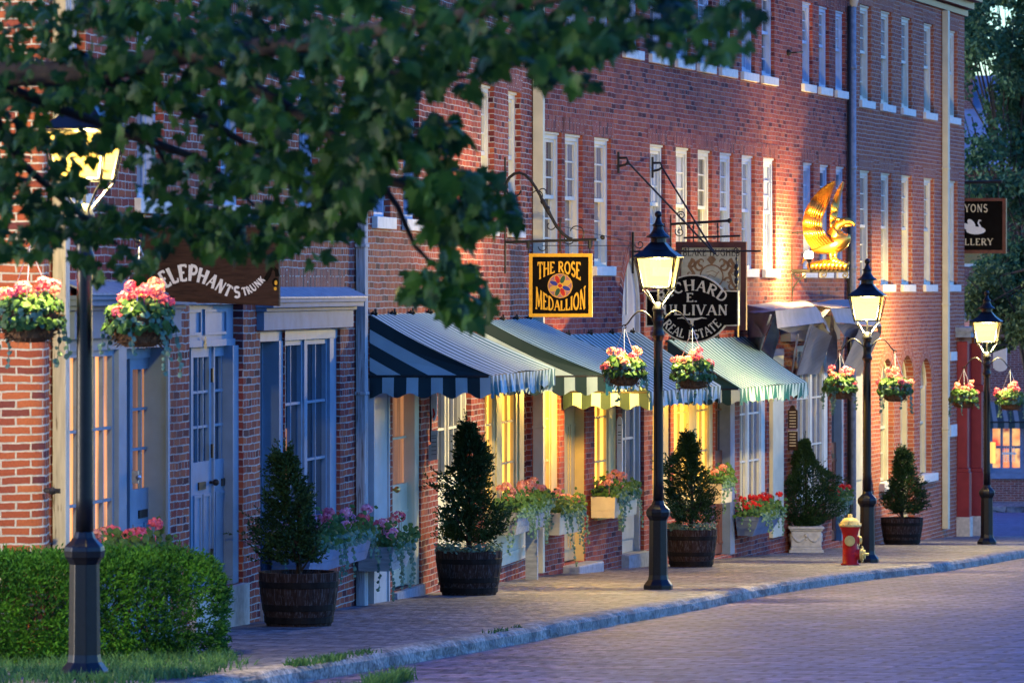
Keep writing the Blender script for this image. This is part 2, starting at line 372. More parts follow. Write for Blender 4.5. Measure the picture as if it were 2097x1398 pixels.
def sash_window(fac, parent, t0, t1, z0, z1, rec=.07, paint_m=None, pane_m=None, cols=2, sill=True, open_=0.0):
    fr, pn = MB(), MB(); cas = .065; zm = (z0+z1)/2
    B = fac.box
    B(fr, t0+.001, t0+cas, z0, z1-.001, -rec-.10, -rec); B(fr, t1-cas, t1-.001, z0, z1-.001, -rec-.10, -rec)
    B(fr, t0+cas, t1-cas, z1-.085, z1-.001, -rec-.10, -rec-.001); B(fr, t0+cas, t1-cas, z0, z0+.05, -rec-.10, -rec+.01)
    B(fr, t0+cas*.6, t1-cas*.6, z1-.03, z1-.002, -rec, -rec+.03)
    grid_frame(fac, fr, pn, t0+cas, t1-cas, zm, z1-.085, -rec-.025, cols, 3, .04, .02, .035)
    grid_frame(fac, fr, pn, t0+cas+.002, t1-cas-.002, z0+.05+open_, zm+.04+open_, -rec-.062, cols, 3, .04, .02, .035)
    w = fr.build('window', paint_m or m_white, parent)
    pn.build('pane', pane_m or m_glass, w)
    if sill:
        sl = MB(); B(sl, t0-.07, t1+.07, z0-.12, z0, -rec-.02, .055); sl.build('sill', m_sill, w, bevel=.006)
    return w

def door(fac, parent, t0, t1, z0, z1, o, paint_m, pane_m, cols=2, rows=3, zg=.45, name='door', slot=True, knob=True, thick=.045):
    """part-glazed panelled door"""
    d, pn = MB(), MB(); h = z1-z0; zgl = z0 + h*zg; B = fac.box
    B(d, t0, t1, z0, zgl, o-thick, o)
    w = t1-t0
    grid_frame(fac, d, pn, t0, t1, zgl, z1, o, cols, rows, .09, .022, thick)
    for k in range(2):                                  # raised panel mouldings below
        a = t0+.08 + k*(w-.08)/2; b = a + (w-.08)/2 - .08
        for (p0, p1, q0, q1) in ((a,b,z0+.14,z0+.165), (a,b,zgl-.195,zgl-.17), (a,a+.025,z0+.165,zgl-.195), (b-.025,b,z0+.165,zgl-.195)):
            B(d, p0, p1, q0, q1, o, o+.012)
    ob = d.build(name, paint_m, parent)
    pn.build('pane', pane_m, ob)
    if slot:
        s_ = MB(); B(s_, t0+w*.33, t0+w*.67, zgl-.13, zgl-.065, o, o+.012); s_.build('mail_slot', m_iron, ob)
    if knob:
        s_ = MB(); c = fac.P(t1-.07, zgl-.08, o+.055); s_.ball(c, .03, 10); s_.tube([fac.P(t1-.07, zgl-.08, o), c], .012, 8); s_.build('handle', m_brass if knob == 'brass' else m_iron, ob, True)
    return ob

# ------------------------------------------------------------------ lettering : stroke alphabet with thick and thin strokes and serifs
def _arc(cx, cy, rx, ry, a0, a1, n=10):
    return [(cx + rx*math.cos(math.radians(a0+(a1-a0)*i/n)), cy + ry*math.sin(math.radians(a0+(a1-a0)*i/n))) for i in range(n+1)]
K, N_ = 1.0, .5
GLY = {  # width, [(weight, points)], serif points
 'A': (.74, [(N_,[(.06,0),(.37,1)]),(K,[(.37,1),(.68,0)]),(N_,[(.19,.36),(.55,.36)])], [(.06,0),(.68,0)]),
 'B': (.66, [(K,[(.14,0),(.14,1)]),(.8,[(.14,.97)]+_arc(.33,.76,.20,.21,90,-90,8)+[(.14,.55)]),(.8,[(.14,.52)]+_arc(.36,.28,.22,.25,90,-90,8)+[(.14,.03)])], [(.14,0),(.14,1)]),
 'C': (.72, [(.85,_arc(.40,.5,.32,.47,48,312,14)),(N_,[(.61,.86),(.63,.66)])], []),
 'D': (.74, [(K,[(.14,0),(.14,1)]),(.8,[(.14,.97),(.3,.97)]+_arc(.30,.5,.34,.47,90,-90,10)+[(.14,.03)])], [(.14,0),(.14,1)]),
 'E': (.62, [(K,[(.14,0),(.14,1)]),(.6,[(.14,.96),(.54,.96)]),(.6,[(.14,.52),(.42,.52)]),(.6,[(.14,.04),(.56,.04)]),(N_,[(.54,1),(.54,.82)]),(N_,[(.56,0),(.56,.2)])], [(.14,0),(.14,1)]),
 'G': (.76, [(.85,_arc(.40,.5,.32,.47,48,318,14)),(K,[(.64,.04),(.64,.44)]),(N_,[(.46,.44),(.74,.44)])], []),
 'H': (.78, [(K,[(.14,0),(.14,1)]),(K,[(.64,0),(.64,1)]),(.6,[(.14,.52),(.64,.52)])], [(.14,0),(.14,1),(.64,0),(.64,1)]),
 'I': (.30, [(K,[(.15,0),(.15,1)])], [(.15,0),(.15,1)]),
 'K': (.74, [(K,[(.14,0),(.14,1)]),(.6,[(.62,1),(.17,.42)]),(K,[(.30,.55),(.66,0)])], [(.14,0),(.14,1),(.62,1),(.66,0)]),
 'L': (.60, [(K,[(.14,0),(.14,1)]),(.6,[(.14,.04),(.54,.04)]),(N_,[(.54,0),(.54,.24)])], [(.14,0),(.14,1)]),
 'M': (.90, [(.6,[(.12,0),(.16,1)]),(K,[(.16,1),(.44,.12)]),(.6,[(.44,.12),(.73,1)]),(K,[(.73,1),(.78,0)])], [(.12,0),(.78,0)]),
 'N': (.78, [(.6,[(.14,0),(.14,1)]),(K,[(.14,1),(.64,0)]),(.6,[(.64,0),(.64,1)])], [(.14,0),(.64,1)]),
 'O': (.78, [(.85,_arc(.39,.5,.31,.47,0,360,18))], []),
 'P': (.64, [(K,[(.14,0),(.14,1)]),(.8,[(.14,.97)]+_arc(.33,.72,.23,.25,90,-90,8)+[(.14,.47)])], [(.14,0),(.14,1)]),
 'R': (.72, [(K,[(.14,0),(.14,1)]),(.8,[(.14,.97)]+_arc(.34,.74,.21,.23,90,-90,8)+[(.14,.51)]),(K,[(.32,.5),(.64,0)])], [(.14,0),(.14,1),(.64,0)]),
 'S': (.58, [(.9,_arc(.30,.74,.20,.23,30,270,10)+_arc(.30,.27,.22,.24,90,-150,10))], []),
 'T': (.68, [(K,[(.34,0),(.34,1)]),(.6,[(.05,.96),(.63,.96)]),(N_,[(.06,1),(.06,.8)]),(N_,[(.62,1),(.62,.8)])], [(.34,0)]),
 'U': (.76, [(K,[(.14,1),(.14,.3)]+_arc(.38,.28,.24,.25,180,300,6)),(.6,_arc(.38,.28,.24,.25,300,360,3)+[(.62,1)])], [(.14,1),(.62,1)]),
 'V': (.74, [(K,[(.07,1),(.37,0)]),(N_,[(.37,0),(.67,1)])], [(.07,1),(.67,1)]),
 'Y': (.72, [(K,[(.06,1),(.36,.46)]),(N_,[(.36,.46),(.66,1)]),(K,[(.36,.46),(.36,0)])], [(.06,1),(.66,1),(.36,0)]),
 "'": (.22, [(.9,[(.11,1),(.11,.76)])], []), '.': (.26, [(1.1,[(.12,0),(.12,.13)])], []), ' ': (.34, [], []),
 '8': (.6, [(.8,_arc(.3,.74,.18,.22,0,360,12)),(.8,_arc(.3,.27,.22,.25,0,360,12))], []),
 '5': (.6, [(.7,[(.5,.97),(.17,.97),(.15,.58)]+_arc(.28,.32,.21,.29,110,-140,10))], []),
 '3': (.6, [(.8,_arc(.28,.74,.19,.22,150,-80,8)),(.8,_arc(.28,.27,.21,.25,80,-150,8))], []),
}
def text_len(s, gap=.06): return sum(GLY[c][0] + gap for c in s) - gap
def text(mb, s, place, thick=.15, serif=True, gap=.06, m=0, lift=.0015):
    """place(x, y, h): text units (cap height 1) to a 3D point lifted by h; every stroke on its own level"""
    x0 = 0; lev = 0
    for c in s:
        w, strokes, ser = GLY[c]
        items = [(k, pts) for k, pts in strokes]
        if serif: items += [(.42, [(px_-.12, .025 if py < .5 else .975), (px_+.12, .025 if py < .5 else .975)]) for px_, py in ser]
        for k, pts in items:
            hw = thick * k / 2; L, Rr = [], []; lev += 1; n = len(pts)
            for i, p in enumerate(pts):
                a = pts[max(i-1,0)]; b = pts[min(i+1,n-1)]
                if n > 2 and pts[0] == pts[-1] and i in (0, n-1): a, b = pts[-2], pts[1]
                dx, dy = b[0]-a[0], b[1]-a[1]; l = math.hypot(dx, dy) or 1
                L.append((p[0]-dy/l*hw, p[1]+dx/l*hw)); Rr.append((p[0]+dy/l*hw, p[1]-dx/l*hw))
            h = lift + (lev % 9) * .0002
            for i in range(n-1):
                mb.face([place(x0+q[0], q[1], h) for q in (L[i], Rr[i], Rr[i+1], L[i+1])], None, m)
        x0 += w + gap
def line_mesh(mb, pts, w, place, lift=.002, m=0):
    n = len(pts); hw = [q/2 for q in w] if hasattr(w, '__len__') else [w/2]*n; L, Rr = [], []
    for i, p in enumerate(pts):
        a = pts[max(i-1,0)]; b = pts[min(i+1,n-1)]; dx, dy = b[0]-a[0], b[1]-a[1]; l = math.hypot(dx,dy) or 1
        L.append((p[0]-dy/l*hw[i], p[1]+dx/l*hw[i])); Rr.append((p[0]+dy/l*hw[i], p[1]-dx/l*hw[i]))
    for i in range(n-1): mb.face([place(*q, lift) for q in (L[i], Rr[i], Rr[i+1], L[i+1])], None, m)
def disc(mb, c, rx, ry, place, lift=.002, m=0, n=20, a0=0):
    mb.face([place(c[0]+rx*math.cos(a0)*math.cos(2*pi*i/n)-ry*math.sin(a0)*math.sin(2*pi*i/n), c[1]+rx*math.sin(a0)*math.cos(2*pi*i/n)+ry*math.cos(a0)*math.sin(2*pi*i/n), lift) for i in range(n)], None, m)

# ------------------------------------------------------------------ plants
def rv(r): return V((r.gauss(0,1), r.gauss(0,1), r.gauss(0,1))).normalized()
def leafq(mb, p, d, up, L, W, m=0):
    """one pointed leaf folded on its midrib"""
    d = d.normalized(); s = d.cross(up)
    if s.length < 1e-3: s = d.cross(V((1,0,0)))
    s = s.normalized(); u = s.cross(d)
    a, b, c = p, p + d*L*.5 + s*W*.5 + u*W*.12, p + d*L
    e = p + d*L*.5 - s*W*.5 + u*W*.12
    mb.face([a, b, c], None, m); mb.face([a, c, e], None, m)
def roundleaf(mb, p, nrm, r, rnd, m=0):
    nrm = nrm.normalized(); s = nrm.cross(rv(rnd)).normalized(); t = nrm.cross(s)
    mb.face([p + (s*math.cos(2*pi*i/6) + t*math.sin(2*pi*i/6))*r*rnd.uniform(.8,1.15) + nrm*r*.25*(i%2) for i in range(6)], None, m)
def spray(mb, p, d, L, rnd, n=5, w=.012):
    """a yew shoot: needles along a short stem"""
    d = d.normalized()
    for k in range(n):
        q = p + d*L*(k/n); s = (d*.9 + rv(rnd)*.75)
        leafq(mb, q, s, rv(rnd), L*.42, w)
def flower_head(parent, c, r, mat, rnd, n=46):
    mb = MB()
    for i in range(n):
        d = rv(rnd); d.z = d.z*.8 + .15; d.normalize(); q = V(c) + V((d.x*r, d.y*r, d.z*r*.8))
        roundleaf(mb, q, (d + rv(rnd)*.6), r*.30, rnd)
    mb.tube([V(c) - V((0,0,r*3.2)), V(c)], .004, 5)
    return mb.build('flower_head', mat, parent)
def vine(mb, p, L, rnd, lr=.022, out=None):
    q = V(p); d = (V(out) if out else V((rnd.uniform(-1,1), rnd.uniform(-1,1), 0))) * .5
    n = int(L/.035)
    pts = [q.copy()]
    for k in range(n):
        d = d*.8 + V((rnd.uniform(-.2,.2), rnd.uniform(-.2,.2), -.55)); q = q + d.normalized()*.035; pts.append(q.copy())
        roundleaf(mb, q + rv(rnd)*.015, V((rnd.uniform(-1,1), -1, rnd.uniform(-.2,.9))), lr*rnd.uniform(.7,1.2), rnd)
    mb.tube(pts, .003, 4)

def hanging_basket(loc, hook, seed, label, mats, r=.2, nf=9, chains=True):
    rnd = random.Random(seed)
    t = thing('hanging_basket', loc, label, 'flower basket', 'flower baskets hanging from the street lamps', world=False)
    b = MB(); rows = []
    for i, (q, z) in enumerate(((.45,0), (.72,.03), (.9,.11), (1.0,.19), (.97,.2), (.7,.17))):
        rows.append([V((r*q*math.cos(2*pi*j/20)*(1+.05*rnd.uniform(-1,1)), r*q*math.sin(2*pi*j/20)*(1+.05*rnd.uniform(-1,1)), z)) for j in range(20)])
    b.grid(rows, True, 0, True)
    for k in range(260):                                   # loose coir fibres
        a = rnd.uniform(0,2*pi); z = rnd.uniform(.01,.19); q = .8 + z; rr = r*min(1.0, .62 + z*2.1)
        p = V((rr*math.cos(a), rr*math.sin(a), z)); leafq(b, p, V((math.cos(a)*.5, math.sin(a)*.5, rnd.uniform(-1,.6))), rv(rnd), rnd.uniform(.03,.07), .012)
    b.build('coir_basket', m_coir, t)
    f = MB()
    for k in range(430):
        d = rv(rnd); d.z = abs(d.z); q = V((d.x*r*1.15, d.y*r*1.15, .17 + d.z*.15 - (.06 if d.z < .3 else 0))) * rnd.uniform(.88,1.08)
        roundleaf(f, q, d + rv(rnd)*.6, rnd.uniform(.018,.036), rnd)
    f.build('geranium_leaves', m_ger, t)
    f = MB()
    for k in range(7):
        a = rnd.uniform(0,2*pi); vine(f, V((r*.95*math.cos(a), r*.95*math.sin(a), .19)), rnd.uniform(.12,.42), rnd, .02, (math.cos(a), math.sin(a), .3))
    for k in range(90):
        a = rnd.uniform(0,2*pi); roundleaf(f, V((r*1.1*math.cos(a), r*1.1*math.sin(a), rnd.uniform(.1,.24))), V((math.cos(a), math.sin(a), .4)) + rv(rnd)*.5, .022, rnd)
    f.build('trailing_ivy', m_ivy, t)
    for k in range(nf):
        a = 2*pi*k/nf + rnd.uniform(-.3,.3); q = rnd.uniform(.35,1.15)*r
        flower_head(t, V((q*math.cos(a), q*math.sin(a), rnd.uniform(.30,.44) - .1*(q>.18))), rnd.uniform(.034,.054), rnd.choice(mats), rnd)
    if chains:
        c = MB(); hk = V(hook) - V(loc)
        for k in range(3):
            a = 2*pi*k/3 + .5; c.tube([V((r*.97*math.cos(a), r*.97*math.sin(a), .2)), hk], .0035, 5)
        c.build('hanger', m_silver, t)
    return t

def potted_shrub(loc, label, seed, h, w, top, fol_n, pot='barrel', pr=.34, ph=.45, shape='cone', z0=.02, tip=0.0, bloom=False):
    """half barrel or stone pot with a clipped evergreen"""
    rnd = random.Random(seed)
    t = thing('potted_shrub', loc, label, 'potted shrub', 'evergreens in pots along the pavement', world=False)
    if pot == 'barrel':
        b = MB(); n = 20; rows = []
        for z, q in ((0,.80), (ph*.3,.90), (ph*.65,.97), (ph,1.0)):
            rows.append([V((pr*q*(1-.022*(j%2))*math.cos(pi*j/n), pr*q*(1-.022*(j%2))*math.sin(pi*j/n), z)) for j in range(2*n)])
        rows.append([V((v.x*.9, v.y*.9, ph)) for v in rows[-1]]); rows.append([V((v.x*.95, v.y*.95, ph-.06)) for v in rows[-1]])
        b.grid(rows, True, 0, True); pb = b.build('half_barrel', m_barrel, t)
        for z in (.06, ph*.36, ph*.78):
            hb = MB(); q = .80 + .2*(z/ph)**.75
            hb.lathe([(pr*q*1.012, z-.028), (pr*q*1.022, z-.025), (pr*q*1.022+.004, z+.025), (pr*q*1.012+.004, z+.028)], 30); hb.build('hoop', m_hoop, pb)
        s_ = MB(); s_.lathe([(pr*.86, ph-.05), (.02, ph-.02)], 20); s_.build('soil', m_soil, pb)
    else:
        b = MB(); a = pr
        for x0, x1, zz0, zz1 in ((-a,a,0,.05), (-a*.92,a*.92,.05,.09), (-a*.88,a*.88,.09,ph-.07), (-a*.95,a*.95,ph-.07,ph-.04), (-a*1.04,a*1.04,ph-.04,ph)):
            b.cbox(x0, x1, x0, x1, zz0, zz1)
        pb = b.build('stone_pot', m_stone, t, bevel=.012)
        g = MB()                                          # swags carved on each face
        for k in range(4):
            Mr = Matrix.Rotation(pi/2*k, 3, 'Z')
            for sgn in (-1,1):
                pts = [Mr @ V((sgn*a*.86*(1-i/8) , -a*.885, ph*.70 - .10*math.sin(pi*i/8))) for i in range(9)]
                g.tube(pts, [.008+.014*math.sin(pi*i/8) for i in range(9)], 7)
            g.ball(Mr @ V((0,-a*.885,ph*.66)), .035, 8); g.ball(Mr @ V((0,-a*.885,ph*.52)), .022, 8)
        g.build('carved_swag', m_stone, pb, True)
    tr = MB(); tr.tube([V((0,0,ph-.05)), V((.01,0,ph+h*.35)), V((0,.01,ph+h*.8))], [.03,.022,.006], 7)
    for k in range(9):
        a = rnd.uniform(0,2*pi); z = ph + rnd.uniform(.02,.3)*h; q = rnd.uniform(.5,.85)*w
        tr.tube([V((0,0,z-.05)), V((q*.5*math.cos(a), q*.5*math.sin(a), z+.06)), V((q*math.cos(a), q*math.sin(a), z+.2*h))], [.012,.008,.004], 5)
    tr.build('trunk', m_bark, t)
    f = MB()
    lob = [(rnd.uniform(0,2*pi), rnd.uniform(0,1), rnd.uniform(.6,1.0)) for _ in range(34)]
    def rad(zf, a):
        if shape == 'cone': base = w*.92*(min(1, zf/.25 + .45))*(1-zf)**.85*1.05 + .02
        elif shape == 'egg': base = w*math.sin(pi*min(1, (zf*.80+.20)))**.55*1.02*(1 if zf < .62 else max(.0,(1-((zf-.62)/.38)**2))**.5) + .015
        else: base = w*(min(1, zf/.15+.5))*(1-zf)**.6 + .02
        k = 1.0
        for la, lz, ls in lob:
            da = math.atan2(math.sin(a-la), math.cos(a-la)); dz = (zf-lz)*3.2
            k += .62*ls*math.exp(-(da*da*4.0 + dz*dz*10)) - .024*ls
        return max(.02, base*k)
    for k in range(int(fol_n*(.82 if shape != 'egg' else 1.0))):
        zf = rnd.random()**1.1 if shape == 'egg' else .05 + .95*rnd.random()**1.1; a = rnd.uniform(0,2*pi); rr = rad(zf,a)*rnd.uniform(.35,1.03)**.5
        if shape != 'egg' and rnd.random() < .16: rr *= rnd.uniform(1.05,1.42)
        p = V((rr*math.cos(a) + tip*zf, rr*math.sin(a), ph + z0 + zf*h))
        d = V((math.cos(a), math.sin(a), rnd.uniform(.1,1.1))) + rv(rnd)*.5
        spray(f, p, d, rnd.uniform(.06,.115) if shape != 'egg' else rnd.uniform(.04,.07), rnd, 6, .021)
    for k in range(130 if shape != 'egg' else 60):            # free shoots that break the outline
        zf = rnd.uniform(.06,1)**1.1; a = rnd.uniform(0,2*pi); rr = rad(zf,a); q = rnd.uniform(1.02,1.38) if shape != 'egg' else rnd.uniform(1.0,1.10)
        lo_, hi = .45, q; dz = rnd.uniform(.02,.16)
        for j in range(9):
            u = lo_ + (hi-lo_)*j/8; p = V((rr*u*math.cos(a) + tip*zf, rr*u*math.sin(a), ph + z0 + zf*h + dz*(j/8)**1.5))
            spray(f, p, V((math.cos(a), math.sin(a), .7)) + rv(rnd)*.3, .06 if shape != 'egg' else .04, rnd, 5, .016)
    f.build('foliage', m_yew, t)
    if bloom:
        g = MB()
        for k in range(420): a = rnd.uniform(0,2*pi); q = pr*rnd.uniform(.5,1.02); roundleaf(g, V((q*math.cos(a), q*math.sin(a), ph+rnd.uniform(-.02,.07))), V((0,-.5,1)) + rv(rnd)*.6, .018, rnd)
        g.build('edging_plants', m_ivy, t)['kind'] = 'stuff'
    return t

def flower_box(fac, xn, xf, ytop, h, o0, o1, label, seed, box_m, petals, nf, taper=.3, dens=1.0, vines=14, hang=.45, fr=.055, leg=False):
    """trough fixed along a facade: xn / xf = photo columns of its front near and far corners"""
    rnd = random.Random(seed)
    tn, tf = fac.T(xn, o1), fac.T(xf, o1); z1 = fac.Z(xn, ytop, o1); z0 = z1 - h
    base = fac.P((tn+tf)/2, z0, (o0+o1)/2)
    t = thing('flower_box', base, label, 'flower box', 'planted boxes along the shop fronts')
    b = MB(); dd = (o1-o0)*taper; k = .018
    def ring(z, s, ins=0): return [fac.P(tn+s+ins, z, o0+ins), fac.P(tn+s+ins, z, o1-s*1.0-ins), fac.P(tf-s-ins, z, o1-s-ins), fac.P(tf-s-ins, z, o0+ins)]
    rows = [ring(z0, dd*.5), ring(z0+h*.33, dd*.33), ring(z0+h*.335, dd*.33+.004), ring(z0+h*.345, dd*.32+.004), ring(z0+h*.35, dd*.30), ring(z1, 0), ring(z1, 0, k), ring(z1-.05, 0, k)]
    b.grid(rows, True, 0, True); bx = b.build('trough', box_m, t)
    if leg:
        l = MB()
        for q in leg: tq = tn + (tf-tn)*q; fac.box(l, tq, tq+.09, fac.gz(tq, o1)-.03, z0, o0+.06, o0+.20)
        l.build('leg', box_m, t)
    f = MB(); L = tf-tn; D = o1-o0
    for q in range(int(330*L*dens)+80):
        p = fac.P(tn+rnd.uniform(-.03,L+.03), z1 + abs(rnd.gauss(0,.085)), o0+rnd.uniform(-.02,D+.06))
        roundleaf(f, p, V((rnd.uniform(-.6,.8), -1, rnd.uniform(.1,1.2))), rnd.uniform(.018,.034), rnd)
    f.build('geranium_leaves', m_ger, t)
    f = MB()
    for q in range(int(vines*.65)):
        side = rnd.random() < .75
        p = fac.P(tn+rnd.uniform(0,L), z1, o1+.01) if side else fac.P(tn-.01, z1, o0+rnd.uniform(.03,D))
        vine(f, p, rnd.uniform(.12,hang), rnd, .019, fac.n*.6 if side else -fac.u*.5)
    for q in range(int(90*L)+30): roundleaf(f, fac.P(tn+rnd.uniform(-.02,L), z1+rnd.uniform(-.06,.06), o1+rnd.uniform(0,.05)), V((.5,-1,.4)) + rv(rnd)*.5, .02, rnd)
    f.build('trailing_ivy', m_ivy, t)
    for q in range(nf):
        c = fac.P(tn + L*(q+.5)/nf + rnd.uniform(-.07,.07), z1 + rnd.uniform(.12,.27), o0+rnd.uniform(.1,.95)*D)
        flower_head(t, c, fr*rnd.uniform(.8,1.15), rnd.choice(petals), rnd)
    return t

# ================================================================== THE SETTING
def street_mat(name, cols, mortar, bw, rh, ms, rot, rough, spec=.5, stain=.5):
    return brick(name, cols, mortar, bw=bw, rh=rh, ms=ms, squash=1.0, sf=2, coord='UV', rot=rot, rough=rough, bstr=.7, spec=spec, stain=stain, dist=.012, patch=7.0)
m_road = street_mat('road_brick', [(.055,.06,.12),(.14,.135,.25),(.23,.19,.30),(.09,.095,.20),(.18,.165,.29)], (.03,.03,.06), .42, .23, .022, .25, .6, .12, .4)
m_walk = street_mat('pavement_brick', [(.09,.10,.125),(.17,.18,.21),(.26,.255,.275),(.125,.135,.165)], (.035,.036,.05), .46, .26, .018, .22, .6, .25, .6)
m_ground = paint('ground_earth', (.10,.09,.08), .9, .3, 1)
def granite():
    m, nt, b = nodes('kerb_granite'); n = tex(nt, 'Noise', 30, 6); n2 = tex(nt, 'Noise', 3, 5)
    c = mix(nt, 1.0, ramp(nt, n.outputs[0], [(.35, (.085,.08,.075)), (.65, (.42,.38,.34))]), ramp(nt, n2.outputs[0], [(.35, (.35,.35,.4)), (.6, (1,1,1))]), 'MULTIPLY')
    lk(nt, c, b.inputs['Base Color']); b.inputs['Roughness'].default_value = .75; bump(nt, b, n.outputs[0], .6, .012); return m
m_kerb = granite()

# kerb line: photo pixels of its top front edge
kerb_px = [(500,1383),(586,1367),(723,1345),(826,1328),(947,1309),(1098,1283),(1243,1256),(1428,1225),(1528,1204),(1647,1185),(1785,1167),(1932,1152),(2041,1135),(2097,1125)]
kerb = [gp(x, y) for x, y in kerb_px]
d0 = (kerb[3] - kerb[0]); kerb = [kerb[0] + V((-.9*.215/.215*4.2*.21*1.0, -4.2, 0)), *kerb]
kerb[0] = V((kerb[1].x - .225*12, kerb[1].y - 12, 0))
e = kerb[-1]; kerb += [V((e.x + 1.9, e.y + 4.5, 0)), V((e.x + 6, e.y + 8.5, 0)), V((e.x + 14, e.y + 11, 0)), V((e.x + 40, e.y + 12, 0))]
kerb = [V((p.x, p.y, gz(p.y))) for p in kerb]
# smooth the measured line a little and resample
def resample(pts, step):
    out = [pts[0].copy()]
    for a, b in zip(pts[:-1], pts[1:]):
        n = max(1, int((b-a).length/step))
        for i in range(1, n+1): out.append(a.lerp(b, i/n))
    for _ in range(10):
        out = [out[0]] + [(out[i-1] + out[i]*2 + out[i+1])/4 for i in range(1, len(out)-1)] + [out[-1]]
    return out
kerb = resample(kerb, .3)
KH = .12
def sheet(name, quads, mat, dz):
    mb = MB()
    for q in quads: mb.face([V((x, y, gz(y) + dz)) for x, y in q], [(x, y) for x, y in q])
    return tag(mb.build(name, mat), kind='structure')
# ground sheet to the horizon, road and cross street on it, raised pavement behind the kerb
mb = MB()
for y0, y1 in ((-60, 0), (0, 170)): mb.face([V((-600,y0,gz(y0)-KH-.02)), V((600,y0,gz(y0)-KH-.02)), V((600,y1,gz(y1)-KH-.02)), V((-600,y1,gz(y1)-KH-.02))])
g170 = gz(170)-KH-.02; mb.face([V((-600,170,g170)), V((600,170,g170)), V((1500,2500,g170)), V((-1500,2500,g170))])
tag(mb.build('ground', m_ground), kind='structure')
sheet('road', [[(-30,-20),(45,-20),(45,60),(-30,60)], [(-30,60),(60,60),(60,126),(-30,126)]], m_road, -KH)
pv = MB()
def inner(y): return -9.6 + .168*y if y < 56 else (-16.4 + .287*y)
for a, b in zip(kerb[:-1], kerb[1:]):
    if b.y - a.y < .02 and b.x > 15: pass
    ia, ib = min(inner(a.y), a.x-1), min(inner(b.y), b.x-1)
    nn = 4
    for k in range(nn):
        f0, f1 = k/nn, (k+1)/nn
        q = [(ia+(a.x-.18-ia)*f0, a.y), (ia+(a.x-.18-ia)*f1, a.y), (ib+(b.x-.18-ib)*f1, b.y), (ib+(b.x-.18-ib)*f0, b.y)]
        pv.face([V((x, y, gz(y))) for x, y in q], q)
tag(pv.build('pavement', m_walk), kind='structure')
kb = MB(); rr = random.Random(3); rows = []
dist = 0; nextj = 1.6
for i, p in enumerate(kerb):
    t = (kerb[min(i+1, len(kerb)-1)] - kerb[max(i-1, 0)]); t.z = 0; t.normalize(); nn = V((t.y, -t.x, 0))
    w1, w2 = rr.uniform(-.012,.012), rr.uniform(-.01,.01)
    if i: dist += (p - kerb[i-1]).length
    j = 0
    if dist > nextj: j = .022; nextj += rr.uniform(1.5, 2.4)
    rows.append([p - nn*.19 + V((0,0,-.05)), p - nn*.19 + V((0,0,.005)), p - nn*(.05) + V((0,0,.004+w2*.3-j)), p + nn*(w1-j-.015) + V((0,0,-.012+w2-j)), p + nn*(w1+.008-j) + V((0,0,-.04)), p + nn*(w2+.012-j) + V((0,0,-.10)), p + nn*(.015+w1) + V((0,0,-KH-.03))])
kb.grid(rows); tag(kb.build('kerb', m_kerb), kind='structure')
fk = MB(); fk.cbox(7, 60, 126, 126.3, gz(126)-.3, gz(126)-KH+.16); fk.cbox(7, 60, 126.3, 132, gz(126)-.3, gz(126)-KH+.158)
tag(fk.build('far_pavement', m_walk), kind='structure')

# ================================================================== BUILDINGS
SIL2, HEAD2 = 2.22, 3.83
# ---- corner wall at the far left
def box_wall(mb, x0, x1, y0, y1, z0, z1):
    mb.face([V((x0,y0,z0)), V((x1-.12,y0,z0)), V((x1-.12,y0,z1)), V((x0,y0,z1))], [(x0,z0),(x1-.12,z0),(x1-.12,z1),(x0,z1)])
    N = 6
    for k in range(N):                                         # rounded corner
        a, b = pi/2*k/N, pi/2*(k+1)/N
        P = lambda q: (x1-.12 + .12*math.sin(q), y0+.12 - .12*math.cos(q))
        (xa, ya), (xb, yb) = P(a), P(b); ua, ub = x1-.12 + .19*k/N, x1-.12 + .19*(k+1)/N
        mb.face([V((xa,ya,z0)), V((xb,yb,z0)), V((xb,yb,z1)), V((xa,ya,z1))], [(ua,z0),(ub,z0),(ub,z1),(ua,z1)])
    mb.face([V((x1,y0+.12,z0)), V((x1,y1,z0)), V((x1,y1,z1)), V((x1,y0+.12,z1))], [(x1+.07,z0),(x1+.07+y1-y0,z0),(x1+.07+y1-y0,z1),(x1+.07,z1)])
    mb.face([V((x0,y1,z0)), V((x0,y0,z0)), V((x0,y0,z1)), V((x0,y1,z1))], [(0,z0),(1,z0),(1,z1),(0,z1)])
    mb.face([V((x0,y0,z1)), V((x1-.12,y0,z1)), V((x1,y0+.12,z1)), V((x1,y1,z1)), V((x0,y1,z1))])
t = thing('brick_building', (-5, 34, gz(34)), 'orange brick wall with a rounded corner at the far left, behind the hedge', 'building')
mb = MB(); box_wall(mb, -9.0, -3.43, 33.95, 34.40, -3, 6.6); mb.build('wall', m_brick_a0, t)
mb = MB(); mb.tube([V((-3.42,33.98,.02)), V((-3.36,33.90,.02)), V((-3.30,33.9,.02))], .018, 6); mb.ball((-3.36,33.9,.02), .03, 8); mb.build('shutter_hook', m_iron, t)

